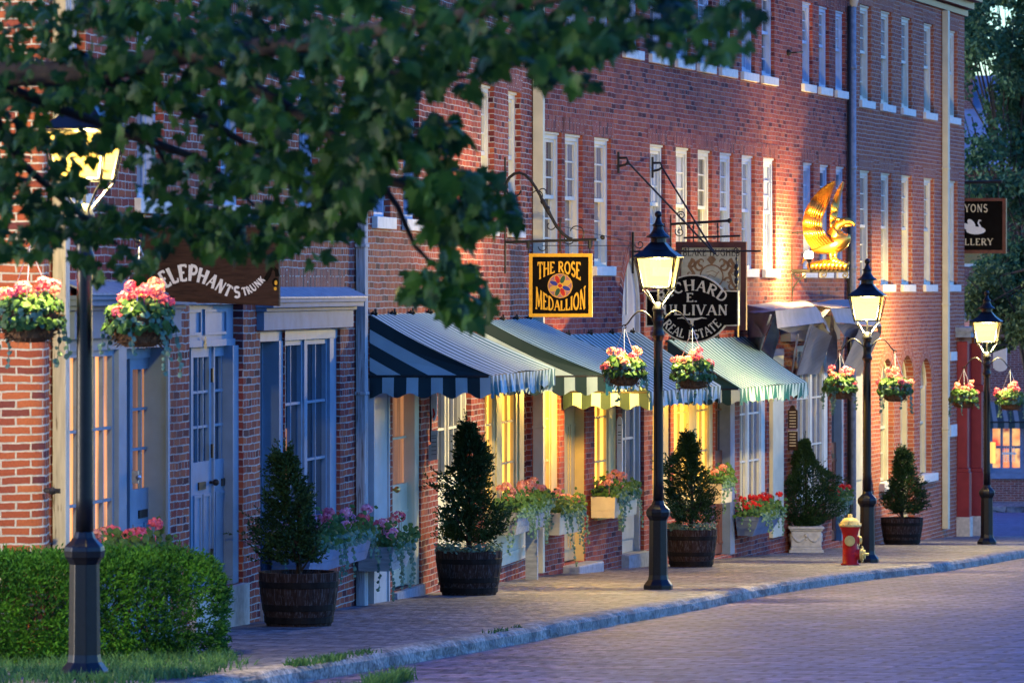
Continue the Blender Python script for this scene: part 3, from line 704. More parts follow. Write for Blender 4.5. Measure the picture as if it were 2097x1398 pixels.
# ---- building with the blue-grey shopfronts
T = FA.T
tA1 = thing('brick_building', FA.P(T(420), FA.gz(T(420)), 0), 'brick building with blue-grey doors and shop windows, left of the striped awnings', 'building')
h1 = (T(133), T(348), -3.0, 1.12, .02); h2 = (T(388), T(498), -1.08, 1.36, .10); h3a = (T(533), T(584), -1.4, 1.115, .04); h3b = (T(584), T(697), -.78, 1.115, .04)
up = [(T(x), T(x)+.9, SIL2, HEAD2, .07) for x in (112, 280, 452, 612)]
mb = MB(); wall(FA, mb, T(103), T(736), -3.2, 6.6, [h1, h2, h3a, h3b] + up, lintels=[(u[0], u[1], u[3]) for u in up] + [(T(545), T(700), 1.48)])
shell(FA, mb, T(103), T(736), -3.2, 6.6); mb.build('wall', m_brick_a, tA1)
for u in up: sash_window(FA, tA1, u[0], u[1], u[2], u[3], .07, m_whiteb, m_glass)
B = FA.box
# shopfront one: window, casing, door
mb = MB(); pn = MB(); grid_frame(FA, mb, pn, T(134), T(246), -.78, 1.02, -.05, 6, 3, .05, .022, .05, mp=0)
B(mb, T(133)+.002, T(348)-.002, 1.02, 1.118, -.30, -.02); B(mb, T(133)+.002, T(262), -1.9, -.78, -.14, -.03); B(mb, T(246), T(262), -.78, 1.02, -.14, -.01)
B(mb, T(134), T(262), -.80, -.74, -.14, .03)
w = mb.build('shop_window', m_blue, tA1); pn.build('pane', m_litcurtain, w)
d0_, d1_ = T(266, -.18), T(316, -.18)
mb = MB(); B(mb, d1_, T(348)-.003, -1.9, 1.02, -.26, -.02); B(mb, d1_+.03, T(348)-.06, -1.9, 1.0, -.02, .0); B(mb, T(262)+.002, d1_, .93, 1.02, -.26, -.16); mb.build('door_casing', m_blue, tA1)
dr = door(FA, tA1, d0_, d1_, -1.24, .93, -.18, m_blue, m_litdim, 2, 3, .46, knob=False)
mb = MB(); B(mb, T(262), T(348), -1.9, -1.26, -.3, .03); mb.build('door_step', m_slate, tA1)
mb = MB(); B(mb, T(270, -.01), T(270, -.01)+.03, -.05, .05, -.01, .04); mb.ball(FA.P(T(271), .0, .05), .022, 8); mb.build('handle', m_silver, dr)
# cornice over shopfront one
def cornice(fac, par, t0, t1, zt, zb, o, roof_m=m_slate, fas=.07):
    mb = MB(); fac.box(mb, t0, t1, zb, zt-.13, 0, fas); fac.box(mb, t0-.03, t1+.03, zt-.13, zt-.095, 0, fas+.03); fac.box(mb, t0-.05, t1+.05, zt-.095, zt-.05, 0, o-.035); fac.box(mb, t0-.06, t1+.06, zt-.05, zt-.015, 0, o-.012)
    c = mb.build('cornice', m_bluedeep, par, bevel=.004)
    mb = MB(); n = max(3, int((t1-t0)/.22))
    for k in range(n):
        a, b = t0-.07+(t1-t0+.14)*k/n+.004, t0-.07+(t1-t0+.14)*(k+1)/n-.004
        mb.box(fac.P(a, zt-.013, o), fac.n*(-o), fac.u*(b-a), V((0,0,.016))); 
        # lift the back edge to make the slope
        for i in range(len(mb.v)-24, len(mb.v)):
            p = V(mb.v[i]); oo = (p - fac.o).dot(fac.n); mb.v[i] = tuple(p + V((0,0,.09*(1-oo/o))))
    mb.build('slate', m_silver if roof_m is None else roof_m, c)
cornice(FA, tA1, T(133)+.02, T(372,.07), 1.46, 1.115, .22)
cornice(FA, tA1, T(541,.07), T(724,.07), 1.42, 1.122, .20)
# double door
mb = MB(); za, zb_ = -1.06, 1.00
B(mb, T(388)+.002, T(498)-.002, 1.00, 1.06, -.20, -.07); B(mb, T(388)+.002, T(498)-.002, 1.06, 1.358, -.20, -.09)
for a, b in ((T(392), T(430)), (T(437), T(482))):
    for (p0,p1,q0,q1) in ((a,b,1.10,1.125),(a,b,1.295,1.32),(a,a+.03,1.125,1.295),(b-.03,b,1.125,1.295)): B(mb, p0, p1, q0, q1, -.09, -.072)
B(mb, T(486), T(498)-.003, -1.08, 1.00, -.20, -.04); B(mb, T(388)+.003, T(391), -1.08, 1.00, -.20, -.05)
mb.build('door_casing', m_blue, tA1)
mb = MB(); text(mb, '8', lambda x, y, h: FA.P(T(434)+x*.16-.02, 1.004+y*.10-.02, -.065+h), .2, False); mb.build('house_number', m_iron, tA1)
dl = door(FA, tA1, T(391,-.12), T(433,-.12), za, zb_, -.12, m_blue, m_glassdark, 3, 3, .47)
dq = door(FA, tA1, T(435.5,-.12), T(487,-.12), za, zb_, -.12, m_blue, m_glassdark, 3, 3, .47)
mb = MB(); B(mb, T(433,-.12), T(435.5,-.12), za, zb_, -.17, -.10); mb.build('door_stop', m_blue, tA1)
mb = MB()
for z in (-.8, .1, .75): B(mb, T(432,-.1)-.015, T(432,-.1)+.02, z-.06, z+.06, -.10, -.08)
mb.build('hinge', m_iron, dq)
mb = MB(); B(mb, T(388)+.003, T(498)-.003, -1.75, -1.082, -.3, .06); mb.build('door_step', m_stone, tA1)
# shopfront two : side door, post, paired sashes
mb = MB(); pn = MB(); B(mb, T(533)+.002, T(697)-.002, 1.02, 1.113, -.24, -.03); B(mb, T(576), T(589), -.78, 1.02, -.22, -.02)
grid_frame(FA, mb, pn, T(589), T(634), -.72, 1.02, -.07, 2, 3, .05, .025, .05); grid_frame(FA, mb, pn, T(640), T(684), -.72, 1.02, -.07, 2, 3, .05, .025, .05)
B(mb, T(634), T(640), -.78, 1.02, -.14, -.05); B(mb, T(684), T(697)-.003, -.78, 1.02, -.20, -.04); B(mb, T(584), T(697)-.002, -.80, -.72, -.20, .03)
w = mb.build('shop_window', m_blue, tA1); pn.build('pane', m_glassdark, w)
mb = MB(); mb.face([FA.P(T(600),-.6,-.112), FA.P(T(612),-.6,-.112), FA.P(T(612),.2,-.112), FA.P(T(600),.2,-.112)]); mb.build('lit_curtain', m_litdim, w)
door(FA, tA1, T(537,-.17), T(577,-.17), -1.3, 1.00, -.17, m_blue, m_litdim, 2, 3, .45, knob=False, slot=False)
mb = MB(); B(mb, T(533)+.002, T(580), -1.8, -1.302, -.3, .03); mb.build('door_step', m_slate, tA1)
# box downpipes
def boxpipe(fac, par, t, w, d, z0, z1, mat, bands=()):
    mb = MB(); fac.box(mb, t, t+w, z0, z1, .012, d)
    for z in bands: fac.box(mb, t-.02, t+w+.02, z, z+.035, .004, d+.01)
    mb.build('downpipe', mat, par, bevel=.006)
boxpipe(FA, tA1, T(104), .12, .115, -1.3, 6.4, m_creamboard)
boxpipe(FA, tA1, T(726), .16, .105, -1.75, 6.4, m_weather, (.45, 1.9))
mb = MB(); B(mb, T(103)-.02, T(736)-.005, 6.4, 6.75, -.1, .3); mb.build('cornice', m_slate, tA1)

# ---- building with the awnings
tA2 = thing('brick_building', FA.P(T(900), FA.gz(T(900)), 0), 'brick building between the weathered grey board and the tall cream board, above the first awnings', 'building')
up = [(T(x), T(x)+.88, SIL2, HEAD2, .07) for x in (765, 826, 985, 1041)]
o2 = (T(804), T(862), -1.62, .52, .12); o4 = (T(993), T(1077), -1.15, .5, .08); o5 = (T(1077)+.004, T(1087), -1.9, .5, .25)
a3 = (T(897), T(965), -1.70, 1.12, 1.62, .12)
mb = MB(); wall(FA, mb, T(736), T(1090), -3.3, 6.6, [o2, o4, o5] + up, arches=[a3], lintels=[(u[0], u[1], u[3]) for u in up], uvo=.37)
shell(FA, mb, T(736), T(1090), -3.3, 6.6); mb.build('wall', m_brick_a, tA2)
for i, u in enumerate(up): sash_window(FA, tA2, u[0], u[1], u[2], u[3], .07, m_whiteb if i < 2 else m_white, m_glassdark if i < 2 else m_glass)
mb = MB(); B(mb, T(752), T(785), -1.8, .6, .003, .05); B(mb, T(752), T(753.5), -1.8, .6, .05, .07); B(mb, T(783), T(785), -1.8, .6, .05, .07); mb.build('shop_board', m_grey, tA2)
mb = MB(); B(mb, T(853), T(862)-.003, -1.62, .518, -.22, -.02); mb.build('door_casing', m_cream, tA2)
dd = door(FA, tA2, T(804)+.02, T(853,-.1), -1.6, .51, -.10, m_cream, m_litdim, 1, 2, .45, knob=False, slot=False)
mb = MB(); c = FA.P(T(811,-.05), -.58, -.04); mb.ball(c, .035, 10); mb.tube([FA.P(T(811,-.05), -.58, -.1), c], .014, 8); mb.build('handle', m_brass, dd, True)
mb = MB(); B(mb, T(804)+.003, T(862)-.003, -1.95, -1.622, -.25, .05); mb.build('door_step', m_slate, tA2)
# arched entrance
mb = MB(); pn = MB(); a, b = a3[0], a3[1]; mid = (a+b)/2; wd = (b-a)/2
grid_frame(FA, mb, pn, a+.06, mid-.02, -.62, 1.02, -.10, 2, 3, .06, .025, .05); grid_frame(FA, mb, pn, mid+.02, b-.06, -.62, 1.02, -.10, 2, 3, .06, .025, .05)
B(mb, a+.002, a+.06, -1.7, 1.02, -.2, -.06); B(mb, b-.06, b-.002, -1.7, 1.02, -.2, -.06); B(mb, mid-.02, mid+.02, -1.7, 1.02, -.18, -.07); B(mb, a+.002, b-.002, 1.02, 1.12, -.2, -.05)
B(mb, a+.06, mid-.02, -1.7, -.62, -.16, -.10); B(mb, mid+.02, b-.06, -1.7, -.62, -.16, -.10)
B(mb, a+.18, mid-.12, -1.4, -.8, -.10, -.085); B(mb, mid+.12, b-.18, -1.4, -.8, -.10, -.085)
dr = mb.build('glazed_door', m_cream, tA2); pn.build('pane', m_glassdark, dr)
def fanlight(fac, par, a, b, zs_, zc, o, mat, fmat, drop=0.0):
    mid = (a+b)/2; wd = (b-a)/2; N = 14
    pts = [fac.P(mid - wd*math.cos(pi*k/N), zs_ + (zc-zs_)*math.sin(pi*k/N), o) for k in range(N+1)]
    mb = MB(); mb.face(([fac.P(b,zs_-drop,o)] if drop else []) + ([fac.P(a,zs_-drop,o)] if drop else []) + pts)
    fr = MB(); fr.tube([p + fac.n*.02 for p in pts], .03, 6)
    for q in ((.35, .5, .65) if drop == 0 else (.5,)): 
        k = q*pi; fr.tube([fac.P(mid, zs_, o+.015), fac.P(mid - wd*math.cos(k), zs_+(zc-zs_)*math.sin(k), o+.015)], .014, 5)
    f = fr.build('fanlight', fmat, par); mb.build('pane', mat, f)
fanlight(FA, tA2, a, b, 1.12, 1.62, -.1, m_curtain, m_cream)
# lit window
mb = MB(); pn = MB()
grid_frame(FA, mb, pn, T(993)+.01, T(1016), -1.1, .46, -.04, 2, 3, .05, .025, .05); grid_frame(FA, mb, pn, T(1033), T(1060), -1.1, .46, -.04, 2, 3, .05, .025, .05)
B(mb, T(1016), T(1033), -1.12, .46, -.10, -.03); B(mb, T(1019), T(1030), -1.1, .46, -.03, -.01); B(mb, T(1060), T(1077)-.003, -1.12, .46, -.12, -.02); B(mb, T(1064), T(1073), -1.1, .46, -.02, .0)
B(mb, T(993)+.002, T(1077)-.003, .46, .498, -.12, -.02); B(mb, T(993)-.04, T(1077)+.02, -1.19, -1.12, -.12, .05)
w = mb.build('shop_window', m_ochre, tA2); pn.build('pane', m_lityellow, w)
mb = MB(); B(mb, T(993), T(1077), -1.72, -1.19, .003, .05); B(mb, T(1000), T(1068), -1.62, -1.58, .05, .07); B(mb, T(1000), T(1068), -1.34, -1.30, .05, .07); mb.build('shop_board', m_cream, tA2)
mb = MB(); B(mb, T(736)+.005, T(1090), 6.4, 6.75, -.1, .3); mb.build('cornice', m_slate, tA2)
boxpipe(FA, tA2, T(1089), .13, .14, -1.95, 6.5, m_cream, (-.2,))

# ---- long plum-coloured building
T = FB.T; B = FB.box
tB = thing('brick_building', FB.P(T(1420), FB.gz(T(1420)), 0), 'long brick building with many narrow sash windows and the gilded eagle', 'building')
X2 = (1113, 1157, 1217, 1331, 1384, 1429, 1474, 1519, 1563, 1645, 1679, 1712); X3 = (1157, 1217, 1277, 1331, 1384, 1429, 1474, 1519, 1560, 1643, 1677, 1711)
up = [(T(x), T(x)+(.84 if x < 1600 else .74), 1.78, 3.43, .06) for x in X2] + [(T(x), T(x)+(.84 if x < 1600 else .74), 4.63, 5.9, .06) for x in X3]
gr = {'w6': (T(1116), T(1145), -1.25, .5, .08), 'd7': (T(1156), T(1199), -1.95, .5, .16), 'w8': (T(1218), T(1265), -1.4, .5, .07), 'w10': (T(1337), T(1373), -1.4, .45, .1),
      'w11': (T(1380), T(1463), -1.45, .45, .08), 'd12': (T(1465), T(1493), -2.3, .45, .14), 'w13': (T(1515), T(1570), -1.82, .45, .06), 'w14': (T(1632), T(1698), -1.75, .62, .06), 'd15': (T(1703), T(1720), -2.5, .4, .1)}
a9 = (T(1274), T(1319), -1.98, 1.15, 1.92, .12)
mb = MB(); wall(FB, mb, T(1100), T(1745), -3.6, 6.2, list(gr.values()) + up, arches=[a9], lintels=[(u[0], u[1], u[3]) for u in up], uvo=.11)
shell(FB, mb, T(1100), T(1745), -3.6, 6.2); mb.build('wall', m_brick_b, tB)
for i, u in enumerate(up):
    cool = (i % 12) >= 6 or i >= 12
    sash_window(FB, tB, u[0], u[1], u[2], u[3], .055, m_whiteb if cool else m_white, (m_glass, m_curtain, m_glass, m_glassdark, m_curtain)[(i*7+3) % 5], open_=.0)
def lit(key, x0, x1, sashes, mat, paintm, rows=3, o=-.04, under=True):
    h = gr[key]; mb = MB(); pn = MB(); prev = h[0]+.003
    for a, b in sashes:
        if a > prev + .01: B(mb, prev, a, h[2], h[3]-.04, o-.08, o+.015)
        grid_frame(FB, mb, pn, a, b, h[2]+.05, h[3]-.04, o, 2, rows, .05, .025, .05); prev = b
    if h[1]-.003 > prev + .01: B(mb, prev, h[1]-.003, h[2], h[3]-.04, o-.08, o+.015)
    B(mb, h[0]+.003, h[1]-.003, h[3]-.04, h[3]-.002, o-.08, o+.02); B(mb, h[0]-.04, h[1]+.04, h[2]-.06, h[2]+.05, o-.08, .05)
    w = mb.build('shop_window', paintm, tB); pn.build('pane', mat, w); return w
lit('w6', 0, 0, [(T(1117), T(1133))], m_lityellow, m_ochre); lit('w8', 0, 0, [(T(1219), T(1250))], m_lityellow, m_ochre)
lit('w10', 0, 0, [(T(1339), T(1362))], m_lityellow, m_ochre); w11 = lit('w11', 0, 0, [(T(1384), T(1414)), (T(1430), T(1456))], m_lityellow, m_ochre)
lit('w13', 0, 0, [(T(1517), T(1534)), (T(1537), T(1562))], m_glass, m_white); lit('w14', 0, 0, [(T(1636), T(1662)), (T(1666), T(1690))], m_glass, m_white)
door(FB, tB, T(1156)+.02, T(1196,-.14), -1.93, .48, -.14, m_ochre, m_lityellow, 1, 2, .78, slot=False, knob='brass')
mb = MB(); B(mb, T(1196,-.14), T(1199)-.003, -1.95, .49, -.22, -.02); mb.build('door_casing', m_ochre, tB)
mb = MB(); B(mb, T(1153), T(1203), -2.25, -1.952, -.2, .22); mb.build('door_step', m_slate, tB, bevel=.02)
door(FB, tB, T(1465)+.02, T(1488,-.1), -2.28, .44, -.10, m_signframe, m_glassdark, 2, 2, .5)
mb = MB(); B(mb, T(1488,-.1), T(1493)-.003, -2.3, .44, -.2, .02); mb.build('door_casing', m_boxblue, tB)
door(FB, tB, T(1703)+.02, T(1716,-.06), -2.48, .38, -.06, m_signframe, m_glassdark, 1, 2, .5)
mb = MB(); B(mb, T(1716,-.06), T(1720)-.003, -2.5, .38, -.15, .03); mb.build('door_casing', m_blue, tB)
# arched entrance with white curtains
mb = MB(); pn = MB(); a, b = a9[0], a9[1]; mid = (a+b)/2
B(mb, a+.002, a+.07, -1.98, 1.15, -.22, -.05); B(mb, b-.07, b-.002, -1.98, 1.15, -.22, -.05); B(mb, a+.07, b-.07, .22, .34, -.2, -.05)
B(mb, a+.07, b-.07, -1.98, -1.2, -.18, -.12); B(mb, a+.15, b-.15, -1.8, -1.35, -.12, -.10)
grid_frame(FB, mb, pn, a+.07, b-.07, -1.2, .22, -.10, 2, 2, .1, .03, .05)
B(mb, a+.07, b-.07, .62, .70, -.18, -.06)
dr = mb.build('glazed_door', m_grey, tB); pn.build('pane', m_glass, dr)
fanlight(FB, tB, a, b, 1.15, 1.92, -.1, m_curtain, m_white, drop=.46)
mb = MB(); B(mb, a-.03, b+.03, -2.25, -1.985, -.2, .1); mb.build('door_step', m_slate, tB)
mb = MB(); B(mb, T(1575), T(1597), -2.2, .55, .003, .06); mb.build('shop_board', m_cream, tB)
mb = MB(); B(mb, T(1598), T(1700), .70, 1.0, .003, .16); B(mb, T(1598), T(1700), 1.0, 1.06, .003, .22); B(mb, T(1515), T(1590), .5, .6, .003, .12); mb.build('shop_fascia', m_canvasblue, tB)
def pipe(fac, par, t, r, z0, z1, mat, bands=(), o=.09):
    mb = MB(); mb.tube([fac.P(t,z0,o), fac.P(t,z1,o)], r, 12)
    for z in bands: mb.tube([fac.P(t,z,o), fac.P(t,z+.05,o)], r*1.25, 12)
    mb.build('downpipe', mat, par, True)
pipe(FB, tB, T(1747,.09), .05, -2.5, 6.0, m_slate, (.2, 1.8, 3.4, 5.0)); pipe(FB, tB, T(1740,.06), .03, -2.5, 6.0, m_iron, (.9, 2.9), .05)
mb = MB(); mb.tube([FB.P(T(1747,.09),6.0,.09), FB.P(T(1747,.09),6.25,.12), FB.P(T(1747,.09)+.05,6.5,.3)], [.06,.10,.13], 10); mb.build('hopper_head', m_sill, tB, True)
mb = MB(); B(mb, T(1745)+.005, T(1100), 6.2, 6.34, -.1, .14); B(mb, T(1745)+.005, T(1100), 6.34, 6.6, -.1, .28); mb.build('cornice', m_slate, tB)
mb = MB(); mb.tube([FB.P(T(1612),5.05,0), FB.P(T(1612),5.05,.14)], .012, 6); mb.tube([FB.P(T(1612),5.05,.14), FB.P(T(1612)+.25,5.07,.18)], .012, 6); mb.ball(FB.P(T(1612),5.05,.02), .05, 8); mb.build('wall_anchor', m_iron, tB)

# ---- corner building with arches
tC = thing('brick_building', FB.P(T(1860), FB.gz(T(1860)), 0), 'brick corner building with three round-arched openings and a cream downpipe', 'building')
up = [(T(x), T(x)+.95, z0, z1, .08) for x in (1761, 1804, 1846, 1892, 1941) for z0, z1 in ((1.56, 3.42), (4.55, 6.11))]
ar = [(T(1803), T(1831), -1.72, -.18, .33, .16), (T(1844), T(1872), -2.62, -.16, .36, .22), (T(1884), T(1908), -1.72, -.2, .29, .16)]
mb = MB(); wall(FB, mb, T(1745), T(1975), -3.8, 6.55, [(T(1752), T(1770), -2.7, .3, .06)] + up, arches=ar, lintels=[(u[0], u[1], u[3]) for u in up], uvo=.2)
shell(FB, mb, T(1745), T(1975), -3.8, 6.55); mb.build('wall', m_brick_c, tC)
for u in up: sash_window(FB, tC, u[0], u[1], u[2], u[3], .07, m_white, m_glass)
for k, (a, b, z0, zs_, zc, r) in enumerate(ar):
    if k == 1:
        dr = door(FB, tC, a+.05, b-.05, z0, zs_-.06, -.2, m_cream, m_glassdark, 2, 2, .6); mb = MB(); B(mb, a+.002, a+.06, z0, zs_, -.24, -.12); B(mb, b-.06, b-.002, z0, zs_, -.24, -.12); B(mb, a+.06, b-.06, zs_-.06, zs_, -.24, -.13); mb.build('door_casing', m_cream, tC)
        fanlight(FB, tC, a, b, zs_, zc, -.18, m_glassdark, m_cream)
        mb = MB(); text(mb, '53', lambda x, y, h: FB.P(a+.3+x*.14, zs_-.62+y*.14, -.11+h), .2, False); mb.build('house_number', m_signblack, dr)
    else:
        mb = MB(); pn = MB(); B(mb, a+.002, a+.1, z0, zs_, -.2, -.1); B(mb, b-.1, b-.002, z0, zs_, -.2, -.1)
        zm = (z0+zs_)/2 + .1
        grid_frame(FB, mb, pn, a+.1, b-.1, zm, zs_, -.13, 2, 2, .04, .025, .04); grid_frame(FB, mb, pn, a+.1, b-.1, z0, zm+.04, -.16, 2, 2, .04, .025, .04)
        w = mb.build('window', m_cream, tC); pn.build('pane', m_glass, w)
        s_ = MB(); B(s_, a-.12, b+.12, z0-.14, z0, -.1, .10); s_.build('sill', m_sill, w, bevel=.01)
        fanlight(FB, tC, a, b, zs_, zc, -.14, m_glass, m_cream)
mb = MB(); B(mb, T(1752)+.003, T(1770)-.003, -2.7, .298, -.1, -.03); B(mb, T(1754), T(1768), -1.6, .1, -.03, -.01); mb.build('shop_board', m_cream, tC)
boxpipe(FB, tC, T(1928), .16, .12, -2.75, 6.4, m_cream, (-1.0, 1.2, 3.6))
for y0, y1 in ((720,738), (869,893)):
    mb = MB(); B(mb, T(1944), T(1957), FB.Z(1950,y1), FB.Z(1950,y0), .003, .03); mb.build('wall_plate', m_sill, tC)
mb = MB(); B(mb, T(1745)+.005, T(1975)+.05, 6.42, 6.52, .004, .06); B(mb, T(1745)+.005, T(1975)+.12, 6.55, 6.68, -.1, .16); B(mb, T(1745)+.005, T(1975)+.2, 6.68, 6.95, -.1, .30); mb.build('cornice', m_signframe, tC)

# ---- red shopfront past the corner
t0, t1 = T(1975)+.02, T(1975)+4.6; tD = thing('red_shopfront', FB.P((t0+t1)/2, FB.gz((t0+t1)/2), 0), 'low red shopfront with two square pillars and an arch, past the brick corner', 'shop front')
mb = MB(); zg = FB.gz(t1)
a1, a2 = t0-.05, t0+3.4
def pillar(t, name='pillar'):
    mb = MB(); z = FB.gz(t)
    FB.box(mb, t, t+.24, z+.35, z+1.15, .0, .23); FB.box(mb, t+.01, t+.23, z+1.15, z+1.22, .0, .215); FB.box(mb, t+.03, t+.21, z+1.22, z+2.62, .0, .19); FB.box(mb, t, t+.24, z+2.62, z+2.74, .0, .23); FB.box(mb, t+.03, t+.21, z+2.74, z+3.5, .0, .19)
    p = mb.build(name, m_red, tD, bevel=.01); mb = MB(); FB.box(mb, t-.02, t+.26, z-.1, z+.35, -.02, .25); mb.build('plinth', m_stone, p, bevel=.012)
tp1, tp2 = FB.T(1959, 0), FB.T(1988, 0); pillar(tp1); pillar(tp2)
wall(FB, mb, tp1+.3, tp2+.1, -3.4, .78, [], arches=[(tp1+.55, tp2-.15, -3.4, -.55, .25, .1)]); mb.build('arch', m_red, tD)
mb = MB(); B(mb, tp1-.1, tp2+.5, .62, .72, -.1, .28); B(mb, tp1-.14, tp2+.55, .72, .80, -.1, .33); mb.build('cornice', m_slate, tD)
mb = MB(); pn = MB(); a, b = tp1+.56, tp2-.16; grid_frame(FB, mb, pn, a, b, -2.2, -.55, -.07, 2, 2, .2, .1, .05); B(mb, a, b, -3.3, -2.2, -.12, -.07); w = mb.build('white_door', m_sill, tD); pn.build('pane', m_curtain, w)
fanlight(FB, tD, a, b, -.55, .25, -.08, m_curtain, m_sill)
mb = MB(); wall(FB, mb, tp2+.34, tp2+.62, -4, .6, []); shell(FB, mb, tp1+.3, tp2+.62, -4, .6, 5); mb.build('wall', m_brick_c, tD)

# ---- far shop across the cross street
YE = 129.0; sE = F/YE
def ex(x): return (x-CX)/sE
def ez(y): return CH + (YH-y)/sE
tE = thing('brick_shop', (ex(2060), YE, gz(126)), 'far brick shop with a lit display window across the cross street', 'building')
x0, x1 = ex(1985), ex(2330); zb = gz(126)-KH-.2
FE = Facade(0, (0,0)); FE.u = V((1,0,0)); FE.n = V((0,-1,0)); FE.o = V((0, YE, 0))
hw = (ex(2024), ex(2098), ez(968), ez(864), .12)
mb = MB(); wall(FE, mb, x0, x1, zb, ez(640), [hw]); shell(FE, mb, x0, x1, zb, ez(640), 9); mb.build('wall', m_brick_e, tE)
mb = MB(); pn = MB(); grid_frame(FE, mb, pn, hw[0], hw[1], hw[2], hw[3], -.03, 3, 2, .12, .07, .06); FE.box(mb, hw[0]-.1, hw[1]+.1, hw[2]-.16, hw[2], -.1, .08)
w = mb.build('display_window', m_boxblue, tE)
def display():
    m, nt, b = nodes('lit_display'); n = tex(nt, 'Noise', 1.7, 3); c = ramp(nt, n.outputs[0], [(.36, (.8,.05,.03)), (.46, (.9,.35,.12)), (.56, (1,.55,.2)), (.66, (.25,.05,.05))])
    lk(nt, c, b.inputs['Emission Color']); b.inputs['Emission Strength'].default_value = .13; b.inputs['Base Color'].default_value = (.1,.06,.04,1); return m
pn.build('pane', display(), w)
mb = MB(); FE.box(mb, ex(2027), ex(2039), ez(948), ez(905), -.02, .0); mb.build('lamp_in_window', m_lityellow, w)
mb = MB()
for k in range(5): FE.box(mb, ex(2056+k*5), ex(2057.5+k*5), ez(945), ez(915), -.02, .0)
FE.box(mb, ex(2052), ex(2081), ez(930), ez(926), -.02, .002); mb.build('chair_in_window', m_sill, w)
mb = MB(); FE.box(mb, x0-.2, x1, ez(655), ez(640), -.1, .3); mb.build('cornice', m_slate, tE)
t = thing('striped_awning', (ex(2070), YE, ez(866)), 'dark striped awning over the lit display window of the far shop', 'awning')
mb = MB(); a, b = ex(2014), ex(2140); zt, zl = ez(822), ez(862)
mb.face([FE.P(a,zt,.02), FE.P(b,zt,.02), FE.P(b,zl,.9), FE.P(a,zl,.9)], [(0,0),(b-a,0),(b-a,1),(0,1)]); mb.face([FE.P(a,zl,.9), FE.P(b,zl,.9), FE.P(b,zl-.18,.9), FE.P(a,zl-.18,.9)], [(0,0),(b-a,0),(b-a,1),(0,1)]); mb.face([FE.P(a,zt,.02), FE.P(a,zl,.9), FE.P(a,zl,.02)], [(0,0),(.2,0),(.2,1)])
mb.build('canopy', m_awnfar, t)
mb = MB(); mb.tube([FE.P(a,zl,.9), FE.P(b,zl,.9)], .02, 6); mb.build('front_bar', m_iron, t)
# ---- house far behind the trees
t = thing('far_house', (17, 150, gz(150)), 'blue-roofed brick house glimpsed behind the trees at right', 'building')
mb = MB(); mb.cbox(9, 34, 150, 160, -6, 5.4); mb.build('wall', m_brick_e, t)
mb = MB(); mb.face([V((8.5,149.5,5.3)), V((34.5,149.5,5.3)), V((34.5,155,8.6)), V((8.5,155,8.6))]); mb.face([V((34.5,160.5,5.3)), V((8.5,160.5,5.3)), V((8.5,155,8.6)), V((34.5,155,8.6))]); rf = mb.build('roof', m_roof, t)
mb = MB(); mb.cbox(14, 15.2, 153, 154.4, 6.5, 10); mb.build('chimney', m_brick_e, rf)
for k in range(4):
    mb = MB(); mb.cbox(11.5+k*3, 12.6+k*3, 149.93, 150.0, 2.2, 4.0); w = mb.build('window', m_sill, t); mb = MB(); mb.cbox(11.6+k*3, 12.5+k*3, 149.90, 149.925, 2.3, 3.9); mb.build('pane', m_glassdark, w)

